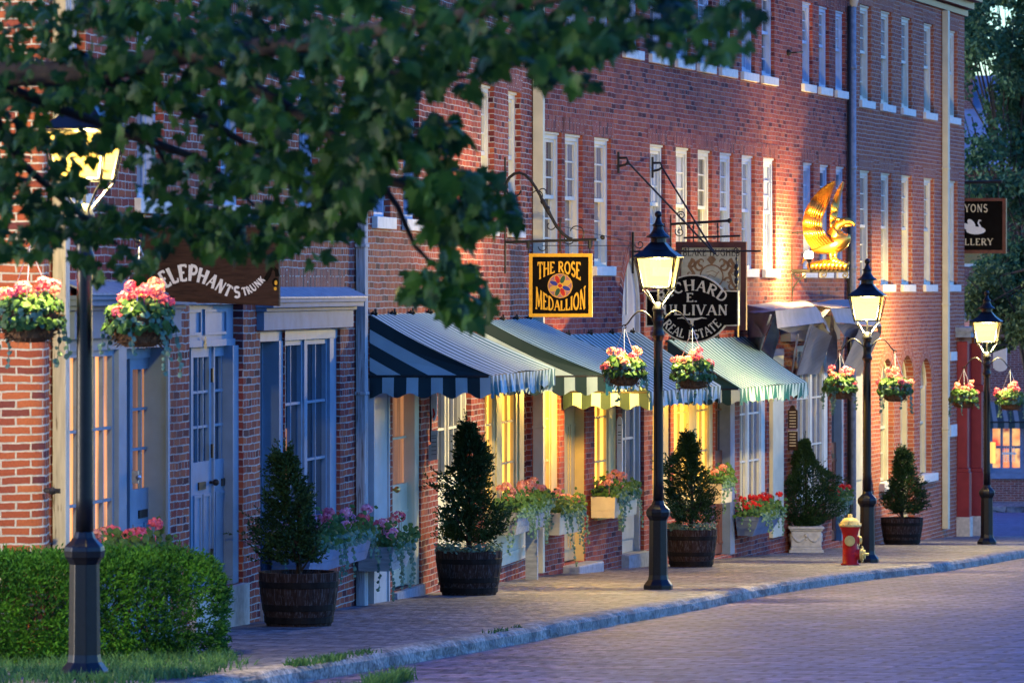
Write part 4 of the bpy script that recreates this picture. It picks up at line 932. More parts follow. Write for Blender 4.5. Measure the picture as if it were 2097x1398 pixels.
# ================================================================== STREET LAMPS
def make_lamp(loc, label):
    t = thing('street_lamp', loc, label, 'street lamp', 'black lantern street lamps along the kerb', world=False, rz=math.radians(-11))
    mb = MB(); mb.lathe([(.165,0),(.165,.05),(.145,.075),(.118,.11),(.108,.16),(.102,.76),(.118,.79),(.134,.81),(.139,.85),(.132,.88),(.10,.91),(.075,.935),(.06,.98)], 8, rot=pi/8)
    mb.build('base', m_black, t, bevel=.006)
    mb = MB(); mb.lathe([(.058,.97),(.056,1.2),(.050,2.72),(.050,2.76),(.068,2.775),(.072,2.80),(.060,2.83),(.055,2.85),(.055,2.93),(.064,2.945),(.064,2.965),(.055,2.98),(.055,3.05),(.068,3.06),(.068,3.085),(.058,3.10),(.048,3.14),(.02,3.16)], 20); mb.build('pole', m_black, t, True)
    for sgn in (-1, 1):
        mb = MB(); pts = [V((sgn*(.05+.33*k/14), 0, 2.95 + .115*math.sin(pi*min(1,k/14*1.12)) - .05*(k/14)**3)) for k in range(15)]
        mb.tube(pts, .009, 6); mb.tube([V((sgn*(.38+.022*math.cos(q)), 0, 2.885+.022*math.sin(q))) for q in [k*.5 for k in range(11)]], .006, 5); mb.build('basket_arm', m_black, t, True)
    h0, h1, z0, z1 = .148, .208, 3.315, 3.645
    cor = [(-1,-1),(1,-1),(1,1),(-1,1)]
    fr = MB()
    for x, y in cor:
        fr.tube([V((x*h0,y*h0,z0)), V((x*h1,y*h1,z1))], .011, 6)
        fr.tube([V((x*.03,y*.03,3.11)), V((x*h0*.75,y*h0*.75,3.24)), V((x*h0*1.08,y*h0*1.08,3.30)), V((x*h1*1.12,y*h1*1.12,z1))], .008, 6)
    for (x, y), (x2, y2) in zip(cor, cor[1:] + cor[:1]):
        fr.tube([V((x*h0,y*h0,z0)), V((x2*h0,y2*h0,z0))], .012, 6); fr.tube([V((x*h1,y*h1,z1)), V((x2*h1,y2*h1,z1))], .012, 6)
    fr.tube([V((0,0,3.15)), V((0,0,3.33))], .012, 6)
    f = fr.build('lantern_frame', m_black, t)
    for (x, y), (x2, y2) in zip(cor, cor[1:] + cor[:1]):
        p = MB(); k = .955; p.face([V((x*h0*k,y*h0*k,z0+.012)), V((x2*h0*k,y2*h0*k,z0+.012)), V((x2*h1*k,y2*h1*k,z1-.012)), V((x*h1*k,y*h1*k,z1-.012))]); p.build('pane', m_lantern, f)
    rf = MB(); r2 = math.sqrt(2)
    rf.lathe([(.15*r2,z1+.002),(.245*r2,z1+.004),(.248*r2,z1+.014),(.15*r2,z1+.085),(.082*r2,z1+.165),(.078*r2,z1+.17)], 4, rot=pi/4)
    rf.lathe([(.088,z1+.168),(.085,z1+.225)], 16); rf.lathe([(.06,z1+.215),(.135,z1+.222),(.136,z1+.232),(.085,z1+.27),(.060,z1+.31),(.052,z1+.352)], 16)
    rf.build('lantern_roof', m_black, t)
    fi = MB(); fi.lathe([(.066,z1+.35),(.066,z1+.365),(.04,z1+.385),(.028,z1+.42),(.022,z1+.445)], 14); fi.ball((0,0,z1+.478), .040, 14); fi.build('finial', m_black, t, True)
    L = bpy.data.lights.new('lamp_light', 'POINT'); L.energy = LAMP_W; L.color = (1.0,.76,.26); L.shadow_soft_size = .07
    lo = bpy.data.objects.new('lamp_light', L); COL.objects.link(lo); lo.parent = t; lo.location = (0,0,3.43)
    return t
LAMP_W = 170.0
lamp_px = [(173,1388,'black street lamp in front of the hedge, its lantern half hidden by maple leaves'), (1348,1206,'black street lamp standing in front of the oval black real estate sign'),
           (1776,1151,'black street lamp right behind the red fire hydrant'), (2021,1114,'farthest black street lamp, past the brick corner by the red shopfront')]
lamp0 = None; lamps = []
for x, y, lab in lamp_px:
    p = gp(x, y)
    if lamp0 is None: lamp0 = make_lamp(p, lab); lamps.append(lamp0)
    else: lamps.append(dup(lamp0, p, lab))
bl = [('far left flower basket, left of the nearest lamp post', 'flower basket under the left end of the dark wooden board sign'), ('flower basket with pink heads left of the lamp beside the oval real estate sign', 'flower basket right of the lamp beside the oval real estate sign, over the striped awning'),
      ('flower basket left of the lamp behind the hydrant', 'flower basket right of the lamp behind the hydrant, before the arched windows'), ('flower basket left of the farthest lamp, before the red pillars', 'flower basket right of the farthest lamp, at the right edge')]
for i, l in enumerate(lamps):
    for k, sgn in enumerate((-1, 1)):
        c, s_ = math.cos(math.radians(-11)), math.sin(math.radians(-11)); w = V(l.location)
        hk = w + V((sgn*.38*c, sgn*.38*s_, 2.875)); ba = w + V((sgn*.38*c, sgn*.38*s_, 2.235 - .03*(k==1)))
        hanging_basket(ba, hk, 20+i*2+k, bl[i][k], [m_pink, m_pink, m_peach] if i else [m_pink, m_pink, m_peach], .2, 12 if i else 13)

# ================================================================== POTTED EVERGREENS
def gpo(x, y, back): p = gp(x, y); p.y += back; p.z = gz(p.y); return p
potted_shrub(gpo(609,1283,.28), 'loose yew in a weathered half barrel in front of the blue shop window', 1, .98, .36, 0, 1450, 'barrel', .35, .47, 'cone', tip=-.13)
potted_shrub(gpo(960,1219,.28), 'tall dark conical yew in a half barrel below the first striped awning', 2, 1.28, .42, 0, 2700, 'barrel', .355, .47, 'cone', bloom=True)
potted_shrub(gpo(1417,1161,.28), 'yew in a half barrel directly right of the lamp by the oval sign', 3, 1.20, .42, 0, 2300, 'barrel', .345, .50, 'cone', tip=-.05, bloom=True)
potted_shrub(gpo(1651,1131,.2), 'clipped egg-shaped evergreen in a pale carved stone pot', 4, 1.28, .40, 0, 5200, 'stone', .26, .40, 'egg', z0=.0)
potted_shrub(gpo(1850,1115,.28), 'dark yew in a half barrel between the last arched windows and the third lamp', 5, 1.06, .40, 0, 2300, 'barrel', .35, .44, 'cone')

# ================================================================== FLOWER BOXES
flower_box(FA, 205, 345, 1166, .22, .06, .34, 'flower box with pink geraniums showing above the hedge', 11, m_boxblue, [m_pink, m_peach], 9)
flower_box(FA, 640, 764, 1122, .25, .06, .44, 'blue trough with mauve geraniums beside the nearest half barrel', 12, m_boxblue, [m_mauve, m_mauve, m_pink], 11, leg=(.5,))
flower_box(FA, 806, 846, 1120, .24, .06, .42, 'grey wooden trough with pink geraniums in front of the cream door', 13, m_boxgrey, [m_mauve, m_pink, m_peach], 9, vines=20, hang=.65)
flower_box(FA, 1062, 1130, 1049, .26, .06, .36, 'long grey trough of pale pink geraniums under the brightly lit yellow window', 14, m_boxgrey, [m_peach], 13, vines=20, hang=.5, leg=(.8,))
flower_box(FB, 1147, 1194, 1050, .27, .06, .34, 'cream trough of pale geraniums in front of the yellow doorway', 15, m_boxcream, [m_peach], 8, taper=.1, vines=22, hang=.7)
flower_box(FB, 1260, 1306, 1017, .27, .06, .38, 'cream trough of pale geraniums left of the grey arched door', 16, m_boxcream, [m_peach], 9, taper=.1, vines=18, hang=.5)
flower_box(FB, 1478, 1500, 990, .28, .06, .26, 'small cream box of pale flowers peeping out behind the yew right of the lamp', 17, m_boxcream, [m_peach], 6, taper=.1, vines=10)
flower_box(FB, 1556, 1604, 1058, .28, .06, .42, 'blue-ended trough of bright red geraniums under the white shop window', 18, m_boxblue, [m_geranred], 13, vines=16, hang=.35, taper=.8)
flower_box(FB, 1722, 1742, 1028, .22, .06, .3, 'small box of red geraniums behind the egg-shaped evergreen', 19, m_boxgrey, [m_geranred], 6, vines=12, hang=.5)

# ================================================================== HYDRANT
p = gp(1741, 1156); t = thing('fire_hydrant', p, 'red fire hydrant with a cream bonnet and caps at the kerb', 'fire hydrant', world=False)
mb = MB(); mb.lathe([(.125,0),(.125,.02),(.104,.025),(.100,.36),(.102,.40),(.118,.46),(.138,.505),(.140,.52)], 24)
mb.tube([V((0,0,.33)), V((-.015,-.13,.33))], .062, 14); mb.tube([V((0,0,.145)), V((.14,-.03,.145))], .075, 14); mb.tube([V((0,0,.33)), V((.12,.03,.33))], .05, 12)
mb.build('barrel', m_hydred, t, True)
mb = MB(); mb.lathe([(.150,.515),(.152,.535),(.140,.545),(.128,.575),(.095,.61),(.05,.632),(.03,.636),(.03,.675),(.018,.68)], 24)
for k in range(6): a = pi/3*k+.3; mb.tube([V((.135*math.cos(a),.135*math.sin(a),.548)), V((.075*math.cos(a),.075*math.sin(a),.622))], .012, 6)
for k in range(8): a = pi/4*k; mb.tube([V((.14*math.cos(a),.14*math.sin(a),.53)), V((.14*math.cos(a),.14*math.sin(a),.553))], .012, 6)
mb.build('bonnet', m_hydyel, t, True)
mb = MB(); mb.tube([V((-.014,-.125,.33)), V((-.018,-.165,.33))], .070, 18); mb.tube([V((-.018,-.16,.33)), V((-.02,-.185,.33))], .05, 16); mb.tube([V((-.02,-.18,.33)), V((-.021,-.215,.33))], .018, 5); mb.build('nozzle_cap', m_hydyel, t)
mb = MB(); mb.tube([V((.135,-.029,.145)), V((.175,-.038,.145))], .085, 18); mb.tube([V((.17,-.037,.145)), V((.20,-.043,.145))], .06, 16); mb.tube([V((.195,-.043,.145)), V((.245,-.052,.145))], .02, 5)
for k in range(4): a = pi/2*k; mb.tube([V((.155,-.033+.09*math.cos(a),.145+.09*math.sin(a))), V((.165,-.036+.105*math.cos(a),.145+.105*math.sin(a)))], .016, 6)
mb.build('nozzle_cap', m_hydyel, t)
mb = MB(); mb.tube([V((.115,.03,.33)), V((.15,.037,.33))], .055, 14); mb.build('nozzle_cap', m_hydyel, t)
mb = MB(); pts = [V((.10-.03*k/8*0, -.10, .30-.05*math.sin(pi*k/8))) + V((.07*k/8,.05*k/8,-.10*k/8)) for k in range(9)]; mb.tube(pts, .006, 5); mb.build('chain', m_iron, t)

# ================================================================== SIGNS : planes square to the facade, measured in photo pixels
class Plane:
    def __init__(s, fac, t): s.f, s.t, s.b = fac, t, fac.P(t, 0, 0)
    def __call__(s, x, y, h=0.0):
        k = (x - CX) / F; n = s.f.n; o = (k*s.b.y - s.b.x) / (n.x - k*n.y); q = s.b + n*o
        return V((q.x, q.y, CH + (YH - y)/F*q.y)) - s.f.u*h
def plate(mb, pts, pl, h0, h1, m=0):
    a = [pl(x, y, h1) for x, y in pts]; b = [pl(x, y, h0) for x, y in pts]; n = len(pts)
    mb.face(list(reversed(a)), None, m); mb.face(b, None, m)
    for i in range(n): mb.face([a[i], a[(i+1)%n], b[(i+1)%n], b[i]], None, m)
def rect(x0, y0, x1, y1): return [(x0,y0),(x1,y0),(x1,y1),(x0,y1)]
def pathplace(pl, pts, total, base=0.0):
    """lettering along a pixel curve; pts = (x, y, capheight)"""
    fine = []
    n = len(pts)
    for i in range(n-1):
        p0, p1, p2, p3 = pts[max(i-1,0)], pts[i], pts[i+1], pts[min(i+2,n-1)]
        for k in range(12):
            u = k/12
            fine.append(tuple(.5*(2*b + (c-a)*u + (2*a-5*b+4*c-d)*u*u + (3*b-a-3*c+d)*u**3) for a,b,c,d in zip(p0,p1,p2,p3)))
    fine.append(pts[-1]); cum = [0]
    for a, b in zip(fine[:-1], fine[1:]): cum.append(cum[-1] + math.hypot(b[0]-a[0], b[1]-a[1]))
    def f(x, y, h):
        s = max(0, min(cum[-1]*.9999, x/total*cum[-1])); i = 0
        while cum[i+1] < s: i += 1
        u = (s-cum[i])/(cum[i+1]-cum[i] or 1); a, b = fine[i], fine[i+1]
        j = max(0, i-2); q = min(len(fine)-1, i+3); dx, dy = fine[q][0]-fine[j][0], fine[q][1]-fine[j][1]; l = math.hypot(dx,dy)
        X, Y, H = (a[k]+(b[k]-a[k])*u for k in range(3))
        return pl(X + dy/l*y*H, Y - dx/l*y*H, h)
    return f
def linplace(pl, x0, x1, yb, yt, total): return lambda x, y, h: pl(x0 + x/total*(x1-x0), yb + (yt-yb)*y, h)
SG = 'shop signs hanging over the pavement'
# --- dark board sign
pl = Plane(FA, FA.T(292)); t = thing('board_sign', pl(292,470), "wide dark wooden board sign reading ELEPHANT'S TRUNK in white letters", 'shop sign', SG)
mb = MB(); plate(mb, [(296,472),(572,468),(573,627),(297,614)], pl, -.03, .03); bd = mb.build('board', m_signwood, t, bevel=.004)
mb = MB(); plate(mb, [(296,468),(573,464),(573,472),(296,476)], pl, -.035, .036); mb.build('trim', m_signwood, bd)
mb = MB(); w1, w2 = "ELEPHANT'S", 'TRUNK'
text(mb, w1, pathplace(pl, [(342,590,35),(364,578,34),(386,575,33),(402,577,31),(420,582,29),(441,593,26),(458,603,24),(474,609,23),(494,609,22)], text_len(w1,.09)), .25, False, .09, lift=.032)
text(mb, w2, pathplace(pl, [(500,606,17),(513,602,16),(526,593,15),(536,584,14),(546,573,13)], text_len(w2,.09)), .25, False, .09, lift=.032); mb.build('lettering', m_letter, t)
mb = MB(); line_mesh(mb, [(545,574),(552,562),(556,552),(562,548),(568,554),(570,566)], [9,10,8,8,8,9], pl, .0335); disc(mb, (566,578), 7, 9, pl, .0345); mb.build('painted_trunk_tip', m_signblack, t)
mb = MB(); disc(mb, (567,579), 3, 5, pl, .036, n=10); disc(mb, (566,591), 3, 4, pl, .036, n=10); mb.build('painted_mark', m_goldpaint, t)
mb = MB(); mb.tube([pl(292,452), pl(590,448)], .022, 8); mb.tube([pl(340,451), pl(340,470)], .008, 6); mb.tube([pl(540,449), pl(540,467)], .008, 6); plate(mb, rect(289,430,296,520), pl, -.03, .03); mb.build('bracket', m_iron, t)
# --- black and gold square sign
pl = Plane(FA, FA.T(1033)); t = thing('hanging_sign', pl(1033,560), 'square black sign with a gold frame and a coloured flower, reading THE ROSE MEDALLION', 'shop sign', SG)
mb = MB(); plate(mb, rect(1089,525,1208,644), pl, -.018, .018); mb.build('board', m_signblack, t)
mb = MB()
for r_ in (rect(1084,519,1213,526), rect(1084,642,1213,649), rect(1084,526,1091,642), rect(1206,526,1213,642)): plate(mb, r_, pl, -.026, .028)
fr = mb.build('frame', m_goldpaint, t, bevel=.006)
mb = MB(); w1, w2 = 'THE ROSE', 'MEDALLION'
def rose(x, y, h):
    u = x/text_len(w1,.04); X = 1101 + u*89; bot = 557 + 17*abs(2*u-1)**1.6; top = 537 - 1*math.cos(pi*(u-.5)); return pl(X, bot + (top-bot)*y, h)
def meda(x, y, h):
    u = x/text_len(w2,.04); X = 1097 + u*103; top = 616 - 31*abs(2*u-1)**1.5; bot = 636 - 4*abs(2*u-1); return pl(X, bot + (top-bot)*y, h)
text(mb, w1, rose, .20, True, .04, lift=.020); text(mb, w2, meda, .20, True, .04, lift=.020); mb.build('lettering', m_goldpaint, t)
mb = MB(); c = (1147.5, 585); disc(mb, c, 25.5, 25.5, pl, .0192); 
mt = [m_goldpaint, paint('petal_blue_paint',(.02,.03,.22),.4,.1), paint('petal_red_paint',(.30,.02,.02),.4,.1), paint('petal_green_paint',(.02,.06,.04),.4,.1), paint('petal_ochre_paint',(.36,.22,.05),.4,.1), paint('disc_mauve_paint',(.20,.10,.14),.4,.1)]
disc(mb, c, 24.3, 24.3, pl, .0198, 5)
for k in range(8):
    a = pi/4*k + pi/8; q = (c[0]+14*math.cos(a), c[1]+14*math.sin(a)); disc(mb, q, 9.6, 5.4, pl, .0206, 0, 16, a); disc(mb, q, 8.6, 4.5, pl, .0212, (1,2,3,4)[k%4], 16, a)
disc(mb, c, 5.2, 5.2, pl, .0218, 0, 12); disc(mb, c, 4.2, 4.2, pl, .0224, 2, 12); mb.build('painted_flower', mt, t)
mb = MB(); plate(mb, rect(1031.5,322,1036,560), pl, -.012, .012); mb.tube([pl(1034,496), pl(1222,490)], .016, 8); mb.ball(pl(1234,486), .03, 10)
def scroll(cx, cy, r, a0, turns, sgn=1, k=.72, n=26): return [(cx + r*(1-k*i/n)*math.cos(a0+sgn*2*pi*turns*i/n), cy + r*(1-k*i/n)*math.sin(a0+sgn*2*pi*turns*i/n)) for i in range(n+1)]
arch = [(1036,388),(1037,376),(1043,364),(1053,356),(1064,354),(1075,358),(1086,368),(1097,384),(1106,400),(1112,413),(1120,428),(1130,446),(1140,464),(1152,478),(1163,487),(1172,490)]
mb.tube([pl(x,y) for x,y in arch], [.018]*9+[.024,.028]+[.02]*5, 8)
mb.tube([pl(x,y) for x,y in [(1036,388),(1040,396),(1048,401),(1057,402),(1064,397),(1067,390)]], .010, 6)
for s_ in (scroll(1180,477,18,pi*.6,.75,-1,.3), scroll(1101,402,12,pi*1.2,.5,1,.2), scroll(1112,394,9,pi*.9,.6,1,.3), scroll(1128,462,9,pi*.1,.6,1,.3), scroll(1163,490,12,.2,.6,1,.5), scroll(1112,505,10,pi,.6,-1,.4)): mb.tube([pl(x,y) for x,y in s_], .007, 5)
for x in (1082, 1208): mb.tube([pl(x,492), pl(x,508)], .022, 6); mb.tube([pl(x,508), pl(x,520)], .008, 5)
for q in ((1112,413),(1121,427)): mb.ball(pl(*q), .034, 8)
mb.tube([pl(1147,450), pl(1147,515)], .010, 6); mb.tube([pl(1150,463), pl(1290,495)], .003, 4); mb.tube([pl(1110,503), pl(1300,503)], .004, 4); mb.build('bracket', m_iron, t)
# --- parchment sign behind
pl = Plane(FB, FB.T(1373)); t = thing('hanging_sign', pl(1373,540), 'tall framed parchment sign with brown scrollwork reading BLAKE HUGHES, behind the oval sign', 'shop sign', SG)
mb = MB(); plate(mb, rect(1394,505,1520,668), pl, -.02, .02); mb.build('panel', m_signcream, t)
mb = MB()
for r_ in (rect(1385,495,1529,507), rect(1385,666,1529,676), rect(1385,507,1396,666), rect(1518,507,1529,666)): plate(mb, r_, pl, -.03, .035)
mb.build('frame', m_signframe, t, bevel=.008)
mb = MB(); w = 'BLAKE HUGHES'; text(mb, w, linplace(pl, 1399, 1515, 524, 510, text_len(w)), .13, True, lift=.022); mb.build('lettering', m_signblack, t)
mb = MB(); cx, cy = 1458, 566
disc(mb, (cx,cy), 25, 25, pl, .0215); disc(mb, (cx,cy), 22, 22, pl, .0225, 1)
for sgn in (-1, 1):
    for s_, w in ((scroll(cx+sgn*24,546,12,-pi/2,.9,sgn), 6), (scroll(cx+sgn*20,536,9,pi/2,.8,-sgn), 5), (scroll(cx+sgn*42,540,9,-pi/2,1.0,-sgn), 6), ([(cx+sgn*38,530),(cx+sgn*46,545),(cx+sgn*36,560),(cx+sgn*42,580),(cx+sgn*50,592),(cx+sgn*44,606)], 8), (scroll(cx+sgn*42,585,10,0,1.0,sgn), 5), (scroll(cx+sgn*34,575,8,pi,.9,sgn), 5), ([(cx+sgn*25,590),(cx+sgn*38,604),(cx+sgn*46,622)], 6), (scroll(cx+sgn*45,560,6,0,.9,-sgn), 4)):
        line_mesh(mb, s_, [max(1.5, w*(1-.6*i/len(s_))) for i in range(len(s_))], pl, .0222 + .0003*(w % 4))
for k in range(5): a = -pi/2 + (k-2)*.42; line_mesh(mb, [(cx,541),(cx+9*math.cos(a)*1.2, 541+17*math.sin(a))], [3,5], pl, .0238+.0003*k)
line_mesh(mb, [(cx-14,572),(cx-4,562),(cx+6,568),(cx+15,556)], 1.6, pl, .0235); line_mesh(mb, [(cx-12,558),(cx+2,554),(cx+12,560)], 1.2, pl, .0240)
mb.build('scroll_painting', [m_signbrown, m_signcream], t)
mb = MB(); plate(mb, rect(1370.5,440,1375,545), pl, -.014, .014); mb.tube([pl(1374,459), pl(1493,452)], .018, 8); mb.ball(pl(1494,452), .035, 10); mb.tube([pl(1400,487), pl(1516,483)], .014, 8)
for s_ in (scroll(1395,441,9,pi,1.4,1,.8), scroll(1392,475,10,pi*1.2,1.4,-1,.8), scroll(1385,470,14,pi,.5,1,.2)): mb.tube([pl(x,y) for x,y in s_], .008, 5)
for x in (1420, 1470): mb.tube([pl(x,457), pl(x,486)], .010, 5); mb.ball(pl(x,465), .02, 6); mb.ball(pl(x,474), .02, 6); mb.tube([pl(x,486), pl(x,496)], .010, 5)
mb.build('bracket', m_iron, t)
# --- oval black sign
pl = Plane(FB, FB.T(1292)); t = thing('hanging_sign', pl(1292,600), 'black oval sign with pale letters reading RICHARD E. SULLIVAN REAL ESTATE, behind the lamp', 'shop sign', SG)
def ov(g=0):
    top = [(1419 + (73+g)*math.sin(a), 634 - (70+g)*math.cos(a)) for a in [-1.0 + 2.0*k/16 for k in range(17)]]; bot = [(1419 + (78+g)*math.sin(a), 626 + (74+g)*math.cos(a)) for a in [1.0 - 2.0*k/16 for k in range(17)]]
    return [(1325-g,597-g)] + top + [(1511+g,597-g),(1511+g,665+g)] + bot + [(1325-g,667+g)]
mb = MB(); plate(mb, ov(2.2), pl, -.022, .016); bd = mb.build('rim', m_lettercream, t); mb = MB(); plate(mb, ov(-.6), pl, -.02, .02); mb.build('board', m_signblack, t)
mb = MB(); w = 'RICHARD'; text(mb, w, pathplace(pl, [(1358,621,21),(1376,607,21),(1398,598,21.5),(1420,594.5,22),(1442,598,21.5),(1463,607,21),(1481,620,21)], text_len(w,.1)), .17, True, .1, lift=.022)
text(mb, 'E.', linplace(pl, 1406, 1429, 618, 600, text_len('E.')), .17, True, lift=.022)
w = 'SULLIVAN'; text(mb, w, linplace(pl, 1341, 1491, 645, 624, text_len(w,.09)), .17, True, .09, lift=.022)
w = 'REAL ESTATE'; text(mb, w, pathplace(pl, [(1357,664,18),(1372,680,18),(1392,690,18),(1417,694,18),(1442,690,18),(1462,680,18),(1479,664,18)], text_len(w,.07)), .17, True, .07, lift=.022)
line_mesh(mb, [(1388,652),(1398,650.5),(1408,653),(1418,654),(1428,653),(1438,650.5),(1448,652)], [1,2.5,4,5,4,2.5,1], pl, .0224); line_mesh(mb, [(1418,654),(1418,668)], [8,4], pl, .0228); mb.build('lettering', m_lettercream, t)
mb = MB(); mb.tube([pl(1294,515), pl(1558,514)], .012, 8); mb.tube([pl(1330,516), pl(1330,598)], .008, 5); mb.tube([pl(1508,516), pl(1508,598)], .006, 5)
for y, r_ in ((530,.016),(547,.03),(560,.034),(575,.03),(588,.016)): mb.ball(pl(1508,y), r_, 8, 0, (1,1,1.6))
plate(mb, rect(1294,475,1298.5,560), pl, -.014, .014)
for s_ in (scroll(1345,505,13,pi,1.2,1,.8), scroll(1402,510,9,0,1.2,-1,.8), scroll(1310,500,10,pi,1.1,-1,.8), scroll(1508,512,8,0,1,1,.7)): mb.tube([pl(x,y) for x,y in s_], .007, 5)
mb.build('bracket', m_iron, t)
mb = MB(); mb.tube([pl(1511.5,600), pl(1511.5,690)], .012, 6); mb.build('edge_rod', m_brass, t)
e_ = pl(1464,520)
mb = MB()
for wx, wy in ((1262,333), (1332,343)):
    a = FB.px(wx, wy, .0); b = a + FB.n*.16; mb.tube([b, e_], .013, 7); fac_t = FB.T(wx); z = a.z
    mb.tube([FB.P(fac_t,z-.14,.03), FB.P(fac_t,z+.14,.03)], .016, 6); mb.tube([FB.P(fac_t,z+.06,.03), FB.P(fac_t,z+.06,.14), b], .016, 6); mb.tube([FB.P(fac_t,z-.05,.03), FB.P(fac_t,z-.03,.12), b], .016, 6)
mb.build('stay_rod', m_iron, t)
# --- swan gallery sign at the corner
pl = Plane(FB, FB.T(1975)+.35); t = thing('hanging_sign', pl(1995,518), 'black framed sign with a white swan reading LYONS GALLERY, half hidden by the brick corner', 'shop sign', SG)
mb = MB(); plate(mb, rect(1942,411,2056,514), pl, -.03, .03); mb.build('board', m_signblack, t)
mb = MB()
for r_ in (rect(1937,406,2061,412), rect(1937,512,2061,519), rect(1937,412,1943,512), rect(2054,412,2061,512)): plate(mb, r_, pl, -.06, .06)
mb.build('frame', m_signframe, t, bevel=.01)
mb = MB(); w = 'LYONS'; text(mb, w, linplace(pl, 1965, 2023, 434.5, 418.5, text_len(w,.12)), .16, True, .12, lift=.033); mb.build('lettering', m_lettercream, t); mb = MB(); w = 'GALLERY'; text(mb, w, linplace(pl, 1949, 2034, 502, 488.5, text_len(w,.12)), .16, True, .12, lift=.033); mb.build('lettering', m_lettercream, t)
mb = MB(); disc(mb, (1999,472), 20, 8, pl, .034); disc(mb, (1990,458), 11, 6, pl, .0345, 0, 14, .9); disc(mb, (1982,465), 12, 6, pl, .035, 0, 14, .5); line_mesh(mb, [(2009,472),(2008,464),(2004,457),(2006,451),(2010,452)], [6,4,3.2,3,2.4], pl, .0355); mb.build('painted_swan', m_letter, t)
mb = MB(); mb.tube([pl(1960,374), pl(2052,372)], .03, 8)
for x in (1985, 2045): mb.tube([pl(x,373), pl(x,408)], .012, 5)
mb.build('bracket', m_iron, t)
pl = Plane(FB, FB.T(1988)+.5); t = thing('hanging_sign', pl(2048,760), 'white shield-shaped sign with a curved lower edge behind the farthest lamp', 'shop sign', SG)
mb = MB(); plate(mb, [(2034,722),(2062,712),(2062,748)] + [(2048+14*math.cos(k*.31), 748+11*math.sin(k*.31)+ (3-k*.3)) for k in range(1,10)] + [(2034,754)], pl, -.02, .02); mb.build('board', m_pale, t)
mb = MB(); mb.tube([pl(2008,709), pl(2064,706)], .015, 6); mb.tube([pl(2038,708), pl(2038,722)], .008, 5); mb.tube([pl(2060,706), pl(2060,714)], .008, 5); mb.build('bracket', m_iron, t)
# --- small plaques
t = thing('wall_plaque', FA.px(888,840,.02), 'narrow white oval plaque with a red figure on the brick pier below the first awning', 'plaque')
pl = Plane(FA, FA.T(877))
def ellp(cx, cy, rx, ry, n=20): return [(cx+rx*math.cos(2*pi*k/n), cy+ry*math.sin(2*pi*k/n)) for k in range(n)]
mb = MB(); plate(mb, ellp(889,825,6,37), pl, -.02, .02); mb.build('board', m_pale, t); mb = MB(); line_mesh(mb, [(888,836),(890,848),(888,855)], [3,4,3], pl, .022); mb.build('painted_figure', m_geranred, t); mb = MB(); mb.tube([pl(882,800), pl(882,905)], .012, 6); mb.build('mounting_bar', m_iron, t)
t = thing('wall_plaque', FA.px(888,900,.02), 'white rectangular notice board on the brick pier below the oval plaque', 'plaque')
mb = MB(); plate(mb, [(883,882),(897,880),(897,940),(878,944),(878,910),(883,910)], pl, -.012, .012); mb.build('board', m_pale, t)
mb = MB()
for k, y in enumerate((892,897,905,914,922,930)): line_mesh(mb, [(884,y),(894,y-.5)], 1.1, pl, .0135)
mb.build('notice_lines', m_signblack, t)
pl = Plane(FB, FB.T(1264)); t = thing('wall_plaque', pl(1269,880), 'slim white tablet with a rounded top beside the grey arched door', 'plaque')
mb = MB(); plate(mb, [(1265,970),(1265,862),(1267,855),(1270,852),(1274,855),(1276,862),(1276,970)], pl, .01, .05); mb.build('board', m_pale, t)
mb = MB()
for y in (870,884,890,900,906): line_mesh(mb, [(1267.5,y),(1274,y)], 1.5, pl, .052)
mb.build('notice_lines', m_signblack, t)
for (y0, y1, lab, top) in ((829, 903, 'dark tombstone-shaped plaque with gilt lines on the brick pier by the stone pot', True), (881, 922, 'dark rectangular plaque with gilt lines directly below the tombstone-shaped plaque', False)):
    y0, y1 = (829, 877) if top else (882, 921)
    pl = Plane(FB, FB.T(1613)); t = thing('wall_plaque', pl(1624,y1), lab, 'plaque')
    mb = MB(); o = [(1615,y1),(1615,y0+11),(1618,y0+8),(1620,y0+2),(1624,y0),(1628,y0+2),(1630,y0+8),(1634,y0+11),(1634,y1)] if top else rect(1615,y0,1634,y1); plate(mb, o, pl, 0, .04); mb.build('board', m_signwood, t)
    mb = MB()
    for y in range(y0+14 if top else y0+6, y1-3, 6): line_mesh(mb, [(1618,y),(1631,y)], 2, pl, .042)
    line_mesh(mb, [(1615,y0+.5),(1634,y0+.5)], 1.2, pl, .0425) if not top else None
    mb.build('gilt_lettering', m_lettercream, t)

